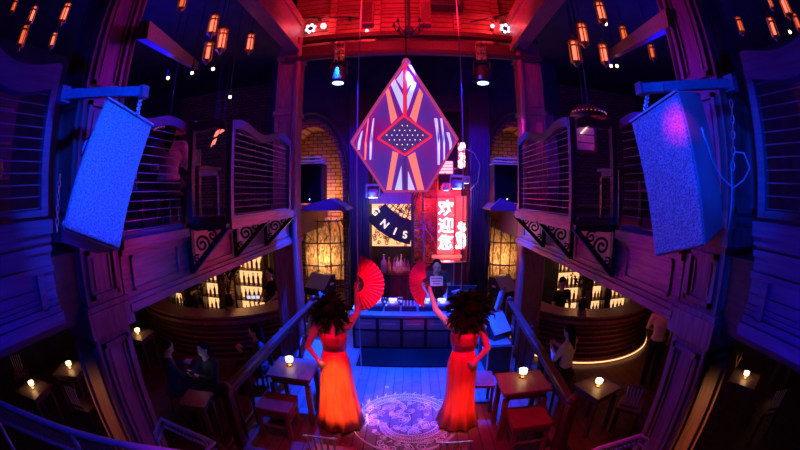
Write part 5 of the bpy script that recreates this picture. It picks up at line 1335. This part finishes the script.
# ================================================================== HALL: BARS UNDER THE BALCONIES
def ellipse_counter(s, cx_, cy_, rx, ry, label, a0, a1):
    t = thing('curved_bar', label, 'bar counter', (cx_, cy_, -0.5), 0, 'oval wooden bars under the balconies')
    n = 40; A = [a0 + (a1 - a0) * k / n for k in range(n + 1)]
    def wall(r_in, r_out, z0, z1, m, nm):
        vs = []
        for a in A:
            for r in (r_in, r_out):
                for z in (z0, z1): vs.append(((rx + r) * math.cos(a), (ry + r) * math.sin(a), z))
        fs = []
        for k in range(n):
            o = 4 * k; fs += [(o, o + 4, o + 5, o + 1), (o + 2, o + 3, o + 7, o + 6), (o + 1, o + 5, o + 7, o + 3), (o, o + 2, o + 6, o + 4)]
        fs += [(0, 1, 3, 2), (4 * n, 4 * n + 2, 4 * n + 3, 4 * n + 1)]
        return MB().add(vs, fs).build(nm, m, t)
    wall(-0.1, 0.0, 0, 1.0, M['darkwood'], 'front')
    wall(-0.45, 0.08, 1.0, 1.05, M['wood'], 'counter_top')
    wall(0.0, 0.1, 0.88, 0.96, M['wood'], 'top_moulding')
    for z in (0.2, 0.32, 0.44, 0.56, 0.68, 0.78): wall(0.0, 0.03, z, z + 0.03, M['wood'], 'reed')
    wall(0.0, 0.12, 0.0, 0.1, M['wood'], 'plinth')
    wall(0.125, 0.135, 0.03, 0.055, M['e_strip'], 'light_strip') if s > 0 else None
    return t
ellipse_counter(-1, -4.66, 7.5, 2.25, 1.95, 'oval dark wood bar under the left balcony', PI * 0.95, PI * 2.05)
ellipse_counter(1, 4.35, 7.3, 1.75, 1.45, 'oval dark wood bar with lit base under the right balcony', PI * 0.95, PI * 2.05)
spot('plinth_glow', (4.3, 5.2, 0.6), (4.3, 5.5, -0.5), 5, (1, 0.3, 0.12), 110, 0.9)
point('hall_floor_glow', (4.2, 5.0, 0.5), 1.6, (1, 0.2, 0.1), 0.3)

bottle_src = {}
def bar_unit(x0, x1, Y, z0, z1, label, rows=3, per=8, m='e_bar', bot=True):
    t = thing('back_bar_cabinet', label, 'cabinet', ((x0 + x1) / 2, Y, z0), 0, None); w_ = abs(x1 - x0); H = z1 - z0
    MB().box((0, 0.16, H / 2), (w_, 0.03, H)).build('backlit_panel', M[m], t)
    for sx in (-1, 1): MB().box((sx * (w_ / 2 + 0.03), 0, H / 2), (0.06, 0.34, H + 0.08)).build('side_post', M['darkwood'], t)
    MB().box((0, 0, H + 0.03), (w_ + 0.12, 0.36, 0.06)).build('cornice', M['darkwood'], t)
    zs = [H * k / rows for k in range(rows)]
    for z in zs: MB().box((0, 0, z), (w_, 0.3, 0.025)).build('shelf_board', M['darkwood'], t)
    if bot:
        for z in zs:
            for k in range(per):
                x = (x0 + x1) / 2 - w_ / 2 + (k + 0.5) * w_ / per + random.uniform(-0.012, 0.012)
                key = random.choice(('a', 'b', 'c')); h = {'a': 0.3, 'b': 0.24, 'c': 0.34}[key]
                h = min(h, H / rows * 0.85)
                loc = (x, Y - 0.02, z0 + z + 0.0155)
                if (key, rows) not in bottle_src:
                    bottle_src[(key, rows)] = make_bottle(h, 0.04, {'a': 'glassdark', 'b': 'g_amber', 'c': 'glassdark'}[key], parts=False, label='dark or amber bottle on a backlit bar shelf', group='bottles on the backlit bar shelves', loc=loc)
                else:
                    o = bottle_src[(key, rows)].copy(); C.objects.link(o); o.location = loc
    return t
for a, b_, lab, m_ in ((173, 184, 'dim back bar cabinet farthest left under the left balcony', 'e_bar'), (205, 221, 'back bar cabinet in the middle under the left balcony', 'e_bar'), (239, 266, 'brightest wide back bar cabinet under the left balcony', 'e_bar')):
    xa, xb = atY(a, 290, 8.7).x, atY(b_, 290, 8.7).x
    bar_unit(xa, xb, 8.7, -0.45, 1.75, lab, 5, max(4, int(abs(xb - xa) / 0.13)), m_)
for a, b_, lab, m_ in ((552, 580, 'brightest back bar cabinet under the right balcony, behind the bartender', 'e_bar'), (590, 603, 'pink-lit narrow cabinet under the right balcony', 'e_bar'), (609, 628, 'back bar cabinet farthest right under the right balcony', 'e_bar')):
    xa, xb = atY(a, 290, 8.7).x, atY(b_, 290, 8.7).x
    bar_unit(xa, xb, 8.7, -0.45, 1.75, lab, 5, max(4, int(abs(xb - xa) / 0.13)), m_)
# branching flower arrangements on the bars
def arrangement(p, label, seed, s=1.0):
    rr = random.Random(seed); t = thing('branch_arrangement', label, 'plant', p, 0, 'dark branch arrangements on the bars')
    MB().lathe([(0.09 * s, 0), (0.13 * s, 0.1 * s), (0.08 * s, 0.26 * s), (0.1 * s, 0.3 * s)], n=14).build('vase', M['black'], t, smooth=True)
    fo = MB(); st = MB()
    for k in range(16):
        a = rr.uniform(0, 6.28); sp = rr.uniform(0.1, 0.42) * s; h = rr.uniform(0.5, 0.95) * s
        pts = [(0, 0, 0.25 * s), (sp * 0.3 * math.cos(a), sp * 0.3 * math.sin(a), 0.25 * s + h * 0.5), (sp * math.cos(a), sp * math.sin(a), 0.25 * s + h)]
        st.tube(pts, 0.009 * s, 5)
        for j in range(9):
            u = rr.uniform(0.35, 1); q = Vector(pts[1]).lerp(Vector(pts[2]), u) + Vector((rr.uniform(-.07, .07), rr.uniform(-.07, .07), rr.uniform(-.07, .07))) * s
            fo.ball(q, (0.03 * s, 0.03 * s, 0.012 * s), 5, (rr.uniform(-1, 1), rr.uniform(-1, 1), 0))
    st.build('stems', M['darkwood'], t); o = fo.build('foliage', M['hair'], t)
arrangement(Vector((atY(229, 300, 6.4).x, 6.4, 0.55)) , 'dark branching arrangement in a vase on the left bar', 4, 0.9)
arrangement(Vector((atY(583, 300, 6.4).x, 6.4, 0.55)), 'dark branching arrangement in a vase on the right bar', 6, 0.8)
arrangement(Vector((atY(205, 300, 6.5).x, 6.3, 0.55)), 'low dark plant on the left bar near the pillar', 8, 0.5)
for px, lab in ((249, 'left small blue screen'), (253.5, 'middle small blue screen'), (258, 'right small blue screen')):
    p = atY(px, 297, 8.35); t = thing('till_screen', lab + ' of three in a row behind the left bar', 'screen', p, 0, 'row of small till screens')
    MB().box((0, 0, 0), (0.15, 0.03, 0.12)).build('bezel', M['black'], t); MB().box((0, -0.017, 0), (0.12, 0.006, 0.09)).build('display', M['e_screen'], t)
    MB().bar((0, 0.02, -0.05), (0, 0.06, -0.9), 0.03).build('stand', M['black'], t)

# people in the hall
lx = atY(270, 280, 7.2)
J = std_joints(elL=(-0.26, 0.05, 1.14), wrL=(-0.2, 0.25, 1.02), elR=(0.25, 0.03, 1.12), wrR=(0.22, 0.2, 0.95), look=(0.3, 1, 0))
person('person', 'bartender in black t-shirt behind the left bar, beside the column', (atY(270, 280, 7.35).x, 7.35, -0.5), PI - 0.4, J, 0.014, 'short', [shirt(M['blacktee']), trousers(M['blacktee'])])
J = std_joints(elL=(-0.24, 0.05, 1.14), wrL=(-0.12, 0.22, 1.0), elR=(0.24, 0.05, 1.14), wrR=(0.12, 0.22, 1.0), look=(0, 1, -0.4))
person('person', 'bartender in black t-shirt looking down behind the right bar', (atY(562, 288, 7.0).x, 7.0, -0.62), PI + 0.2, J, 0.014, 'short', [shirt(M['blacktee']), trousers(M['blacktee'])])
J = std_joints(elL=(-0.25, 0.1, 1.14), wrL=(-0.1, 0.28, 1.05), elR=(0.25, 0.0, 1.12), wrR=(0.25, 0.1, 0.88))
person('person', 'server in cream shirt and dark apron standing under the right balcony front', (4.55, 4.55, -0.5), -0.6, J, 0.014, 'short', [shirt(M['whiteshirt']), trousers(M['blacktee'])])
J = std_joints(elL=(-0.24, 0.16, 1.16), wrL=(-0.1, 0.34, 1.16), elR=(0.24, 0.1, 1.14), wrR=(0.2, 0.3, 1.02))
person('person', 'barman with raised forearm at the left end of the left bar', (atY(191, 290, 7.0).x, 7.0, -0.5), PI + 0.5, J, 0.014, 'short', [shirt(M['blacktee']), trousers(M['blacktee'])])
def seated(loc, rz, label, m, hair='short', h=0.0, phone=False):
    J = dict(head=(0, 0.05, 1.16 + h), neck=(0, 0.02, 1.02 + h), chest=(0, 0, 0.85 + h), waist=(0, 0, 0.67 + h), pelvis=(0, 0, 0.52 + h), shL=(-0.18, 0.0, 0.96 + h), elL=(-0.24, 0.12, 0.72 + h), wrL=(-0.08, 0.3, 0.82 + h),
             shR=(0.18, 0, 0.96 + h), elR=(0.24, 0.12, 0.72 + h), wrR=(0.08, 0.32, 0.84 + h), hipL=(-0.09, 0.02, 0.5 + h), knL=(-0.12, 0.44, 0.5 + h), anL=(-0.12, 0.42, 0.09), hipR=(0.09, 0.02, 0.5 + h), knR=(0.12, 0.44, 0.5 + h), anR=(0.12, 0.42, 0.09), look=(0, 1, -0.3))
    return person('person', label, loc, rz, J, 0.014, hair, [shirt(m, long=True), trousers(M['blacktee'])])
g = atZ(206, 352, 0.60)
seated((g.x, g.y, -0.5), PI * 0.9, 'guest in dark jacket seated with a lit phone under the left balcony', M['tee'], 'long')
ph = thing('phone', 'glowing phone held by the seated guest under the left balcony', 'phone', (g.x - 0.08, g.y - 0.40, 0.40)); ph.rotation_euler = (0.6, 0, 0.3)
MB().box((0, 0, 0), (0.075, 0.01, 0.15)).build('case', M['black'], ph); MB().box((0, 0.007, 0), (0.066, 0.004, 0.135)).build('screen', M['e_screen'], ph)
point('phone_glow', (g.x - 0.05, g.y - 0.26, 0.5), 0.15, (0.6, 0.7, 1), 0.03)
g2 = atZ(166, 352, 0.6); seated((g2.x, g2.y, -0.5), -0.6, 'guest in dark shirt seated left of the phone user under the left balcony', M['blacktee'])
g3 = atZ(258, 338, 0.55); seated((g3.x, g3.y, -0.5), 1.9, 'guest in dark shirt seated near the stage railing, left side', M['tee'], 'long')
g4 = atZ(560, 340, 0.55); seated((g4.x + 0.2, g4.y, -0.5), 0.6, 'guest in cream top seated beside the right stage railing', M['whiteshirt'], 'long')
# stools for the seated guests and hall tables with lamps
M['cushion'] = noisy('dark_cushion', (0.06, 0.02, 0.02), (0.1, 0.03, 0.03), 10, 0.6)
for gg, lab in ((g, 'under the guest with the phone'), (g2, 'under the guest in the dark shirt, far left'), (g3, 'under the guest near the left stage railing'), (Vector((g4.x + 0.2, g4.y, 0)), 'under the guest in the cream top')):
    t = thing('round_stool', 'dark round stool ' + lab, 'stool', (gg.x, gg.y, -0.5), 0, None)
    MB().lathe([(0.19, 0.36), (0.2, 0.38), (0.19, 0.405)], n=18).build('seat', M['cushion'], t)
    for k in range(4):
        a = k * PI / 2 + 0.78; MB().tube([(0.12 * math.cos(a), 0.12 * math.sin(a), 0.37), (0.18 * math.cos(a), 0.18 * math.sin(a), 0.0)], 0.016, 6).build('leg', M['darkwood'], t)
def hall_table(px, py, w_, lab, lamp=True, en=0.5, rz=0.0):
    q = atZ(px, py, 0.25); t = table((q.x, q.y, -0.5), w_, w_, 0.75, lab, rz)
    if lamp: candle(Vector((q.x, q.y, 0.252)), ('small glowing lamp on the ' + lab.replace('square ', '')).replace('in the dark hall, ', ''), 1.15, en)
hall_table(70, 368, 0.6, 'square brown table in the dark hall, just left of the left pillar', True, 0.5, 0.5)
hall_table(33, 388, 0.6, 'square table in the dark hall near the left edge', True, 0.4, 0.3)
hall_table(138, 334, 0.6, 'square table between the left pillar and the oval bar', True, 0.4, 0.2)
hall_table(196, 398, 0.42, 'square table behind the left stage railing', False, 0.4, 0.2)
hall_table(598, 386, 0.55, 'square table right of the right stage railing', True, 0.6, 0.3)
hall_table(745, 378, 0.6, 'square table in the dark hall, right of the right pillar', True, 0.5, 0.4)
hall_table(790, 350, 0.5, 'square table at the right edge of the dark hall', True, 0.3, 0.2)
for px, py, rz_, lab in ((84, 402, 0.3, 'dark chair before the table left of the left pillar'), (20, 370, 1.2, 'dark chair at the table near the left edge'), (125, 355, 0.4, 'dark chair by the table between pillar and oval bar'), (768, 405, -0.5, 'dark chair before the table right of the right pillar'), (632, 402, -0.8, 'dark chair beside the table right of the right railing')):
    q = atZ(px, py, 0.0)
    chair((q.x, q.y, -0.5), rz_, 'spindle-backed ' + lab, 0.9)
q = atZ(745, 365, 0.26)
t = thing('menu_card', 'warm-lit standing menu card on the table right of the right pillar', 'menu', (q.x - 0.15, q.y + 0.1, 0.25), 0.5)
MB().box((0, 0, 0.1), (0.22, 0.01, 0.2), (0.25, 0, 0)).build('card', M['paper'], t); MB().box((0, 0.05, 0.1), (0.22, 0.01, 0.2), (-0.25, 0, 0)).build('back_card', M['paper'], t)

# ================================================================== UPSTAIRS ROOMS
def wooden_chair(loc, rz, label): return chair(loc, rz, label, 0.95, 'chairs upstairs')
table((-3.05, 4.15, 2.56), 0.9, 0.6, 0.75, 'dark table upstairs behind the left bay railing')
wooden_chair((-3.3, 3.4, 2.56), 0.0, 'spindle-backed chair upstairs before the left table')
table((3.3, 4.3, 2.56), 0.9, 0.6, 0.75, 'dark table upstairs behind the right bay railing')
wooden_chair((3.2, 3.5, 2.56), 0.2, 'spindle-backed chair upstairs before the right table')
candle(Vector((-3.25, 4.1, 3.312)), 'small red-glowing lamp on the upstairs table, left', 1.2, 0.5)
t = thing('menu_stand', 'warm-lit folding menu stand on the upstairs left table', 'menu', (-2.95, 4.1, 3.31), 0.1)
for k in range(3): MB().box((-0.12 + 0.12 * k, 0.02 * (k % 2), 0.13), (0.11, 0.012, 0.24)).build('page', M['ivory_lit'] if 'ivory_lit' in M else M['paper'], t)
spot('menu_light', (-2.95, 3.6, 4.3), (-2.95, 4.1, 3.4), 6, WARM, 18, 0.6)
seated((-2.75, 3.35, 2.56), 0.5, 'woman in pale dress seated upstairs behind the left balcony railing', M['whiteshirt'], 'long')
t = thing('round_stool', 'dark round stool under the woman upstairs', 'stool', (-2.75, 3.35, 2.56))
MB().lathe([(0.19, 0.36), (0.2, 0.38), (0.19, 0.405)], n=18).build('seat', M['cushion'], t)
for k in range(4):
    a = k * PI / 2 + 0.78; MB().tube([(0.12 * math.cos(a), 0.12 * math.sin(a), 0.37), (0.18 * math.cos(a), 0.18 * math.sin(a), 0.0)], 0.016, 6).build('leg', M['darkwood'], t)
# glowing paper folds beside the left column
for px, py, lab in ((213, 143, 'lower warm glowing folded paper ornament behind the left bay'), (216, 134, 'middle warm glowing folded paper ornament behind the left bay'), (222, 130, 'upper warm glowing folded paper ornament behind the left bay')):
    p = atY(px, py, 5.6); t = thing('paper_ornament', lab, 'ornament', p, 0, 'glowing folded paper ornaments')
    MB().prism([(-0.06, 0, -0.06), (0.03, 0, -0.02), (0.07, 0, 0.08), (0.0, 0, 0.05)], (0, 0.03, 0)).build('paper', M['e_lantern'], t)
    MB().tube([(0.03, 0.01, 0.05), (0.03, 0.01, 6.5 - p.z)], 0.004, 5).build('string', M['iron'], t)
# lit picture and curtain behind the right bay
p = atY(585, 132, 5.2)
t = thing('lit_picture', 'warm orange-lit framed panel with a white bow-like mark, behind the right bay', 'picture', (p.x, 5.2, p.z))
MB().box((0, 0, 0), (0.36, 0.03, 0.62)).build('canvas', M['brickred'] if 'brickred' in M else M['paper'], t)
for sx in (-1, 1): MB().box((sx * 0.2, 0, 0), (0.04, 0.05, 0.68)).build('frame_side', M['darkwood'], t)
for sz in (-1, 1): MB().box((0, 0, sz * 0.33), (0.44, 0.05, 0.04)).build('frame_rail', M['darkwood'], t)
MB().bar((-0.1, -0.025, -0.04), (0.08, -0.025, 0.12), 0.03, 0.02).build('white_mark', M['e_ivory'], t)
MB().bar((0, 0, 0.34), (0, 0, 6.5 - p.z), 0.01).build('hanging_wire', M['iron'], t)
spot('picture_light', (p.x - 0.2, 4.6, p.z + 0.5), p, 5, ORG, 60, 0.6)
def gathered(x0, x1, y, z0, z1, label, m):
    n = 40; vs = []
    for k in range(n + 1):
        x = x0 + (x1 - x0) * k / n; yy = y + 0.04 * math.sin(k * 1.3); xm = (x0 + x1) / 2
        for z, q in ((z0, 0.75), (z0 + (z1 - z0) * 0.45, 0.9), (z1, 0.45)): vs.append((xm + (x - xm) * q, yy, z))
    fs = [(3 * k + a, 3 * k + 3 + a, 3 * k + 4 + a, 3 * k + 1 + a) for k in range(n) for a in range(2)]
    o = MB().add(vs, fs).build('gathered_curtain', m, smooth=True); o.modifiers.new('thickness', 'SOLIDIFY').thickness = 0.01
    return tag(o, label, 'curtain')
M['violetcloth'] = noisy('violet_curtain_cloth', (0.4, 0.2, 0.4), (0.55, 0.3, 0.55), 20, 0.8, stretch=(3, 3, 0.3))
gathered(atY(541, 150, 6.8).x, atY(560, 150, 6.8).x, 6.8, 2.58, 4.6, 'gathered violet curtain behind the right bay, beside the column', M['violetcloth'])
spot('curtain_light', (1.0, 5.6, 4.4), (3.6, 6.8, 3.6), 90, (0.9, 0.02, 0.8), 30, 0.7)
# dark shapes of lounge furniture beyond: round lampshade tops with studs
for s, px, py, lab in ((1, 588, 112, 'round studded lampshade upstairs behind the right bay'), (-1, 170, 128, 'round red-lit lampshade upstairs behind the left balcony railing')):
    p = atY(px, py, 4.6)
    t = thing('lampshade', lab, 'lamp', p, 0, 'round lampshades upstairs')
    MB().lathe([(0.30, -0.08), (0.27, 0.0), (0.12, 0.09), (0.03, 0.11)], n=24).build('shade', M['redleather'], t, smooth=True)
    for k in range(14):
        a = PI + PI * (k + 0.5) / 14; MB().ball((0.29 * math.cos(a), 0.29 * math.sin(a), -0.03), 0.006, 6).build('stud', M['e_lantern'], t)
    MB().tube([(0, 0, 0.1), (0, 0, 6.5 - p.z)], 0.01, 6).build('hanging_rod', M['iron'], t)
for s, x0 in ((-1, 'left'), (1, 'right')):
    # warm-lit side rooms beyond the outer pillars
    t = thing('shelf_unit', 'dark shelf unit with warm glow in the room beyond the %s pillar' % x0, 'shelf', (s * 4.6, 0.9, 2.56), 0, None)
    MB().box((0, 0, 0.9), (0.3, 1.6, 1.8)).build('carcass', M['darkwood'], t)
    for k in range(4): MB().box((-s * 0.16, 0, 0.3 + 0.4 * k), (0.06, 1.5, 0.03)).build('shelf_board', M['wood'], t)
    for k in range(5): MB().lathe([(0.04, 0), (0.06, 0.08), (0.03, 0.2)], (-s * 0.17, -0.6 + 0.3 * k, 0.715), 10).build('ornament', M['brass'], t)
    point('side_room_warm_' + x0, (s * 5.6, 0.6, 3.9), 2.5, (1, 0.35, 0.1), 0.1)

# ================================================================== CAMERA BALCONY RAILS
def tube_rail(name, pts, r, label, panel_h=0.0, m='bluepaint', low=0.14, posts=True):
    m = 'tubepaint'
    t = thing(name, label, 'railing', pts[0], 0, 'painted tube railings near the camera')
    wbuild(MB().tube(pts, r, 10), 'top_tube', M[m], t, smooth=True)
    lowp = [p - Vector((0, 0, low)) for p in pts]
    wbuild(MB().tube(lowp, r * 0.75, 8), 'lower_tube', M[m], t, smooth=True)
    net = MB()
    for a, b_ in zip(pts, pts[1:]):
        n = max(2, int((b_ - a).length / 0.035))
        for k in range(n):
            u = k / n; p = a.lerp(b_, u); q = a.lerp(b_, min(1, u + 2.0 / n))
            net.tube([p - Vector((0, 0, 0.01)), q - Vector((0, 0, low))], 0.004, 4); net.tube([q - Vector((0, 0, 0.01)), p - Vector((0, 0, low))], 0.004, 4)
    wbuild(net, 'wire_mesh', M['bluepaint'], t)
    for p in (pts[0], pts[len(pts) // 2], pts[-1]):
        wbuild(MB().tube([p, Vector((p.x, p.y, -0.49))], r * 0.8, 8), 'post', M[m], t)
    return t
fl = [atZ(x, y, 1.75) for x, y in ((-12, 398), (0, 403), (30, 416), (70, 431), (110, 442), (150, 449), (200, 456))]
tube_rail('tube_railing', fl, 0.022, 'blue painted tube railing with wire mesh at the lower left corner', low=0.16)
f2 = [atZ(x, y, 1.35) for x, y in ((155, 434), (161, 419), (204, 438), (214, 443), (204, 454))]
tube_rail('tube_railing', f2, 0.016, 'violet-lit angular tube railing right of the left pillar foot', low=0.07)
f3 = [atZ(x, y, 1.35) for x, y in ((588, 454), (600, 448), (640, 435.5), (648, 440))]
tube_rail('tube_railing', f3, 0.016, 'violet-lit tube railing left of the right pillar foot', low=0.07)
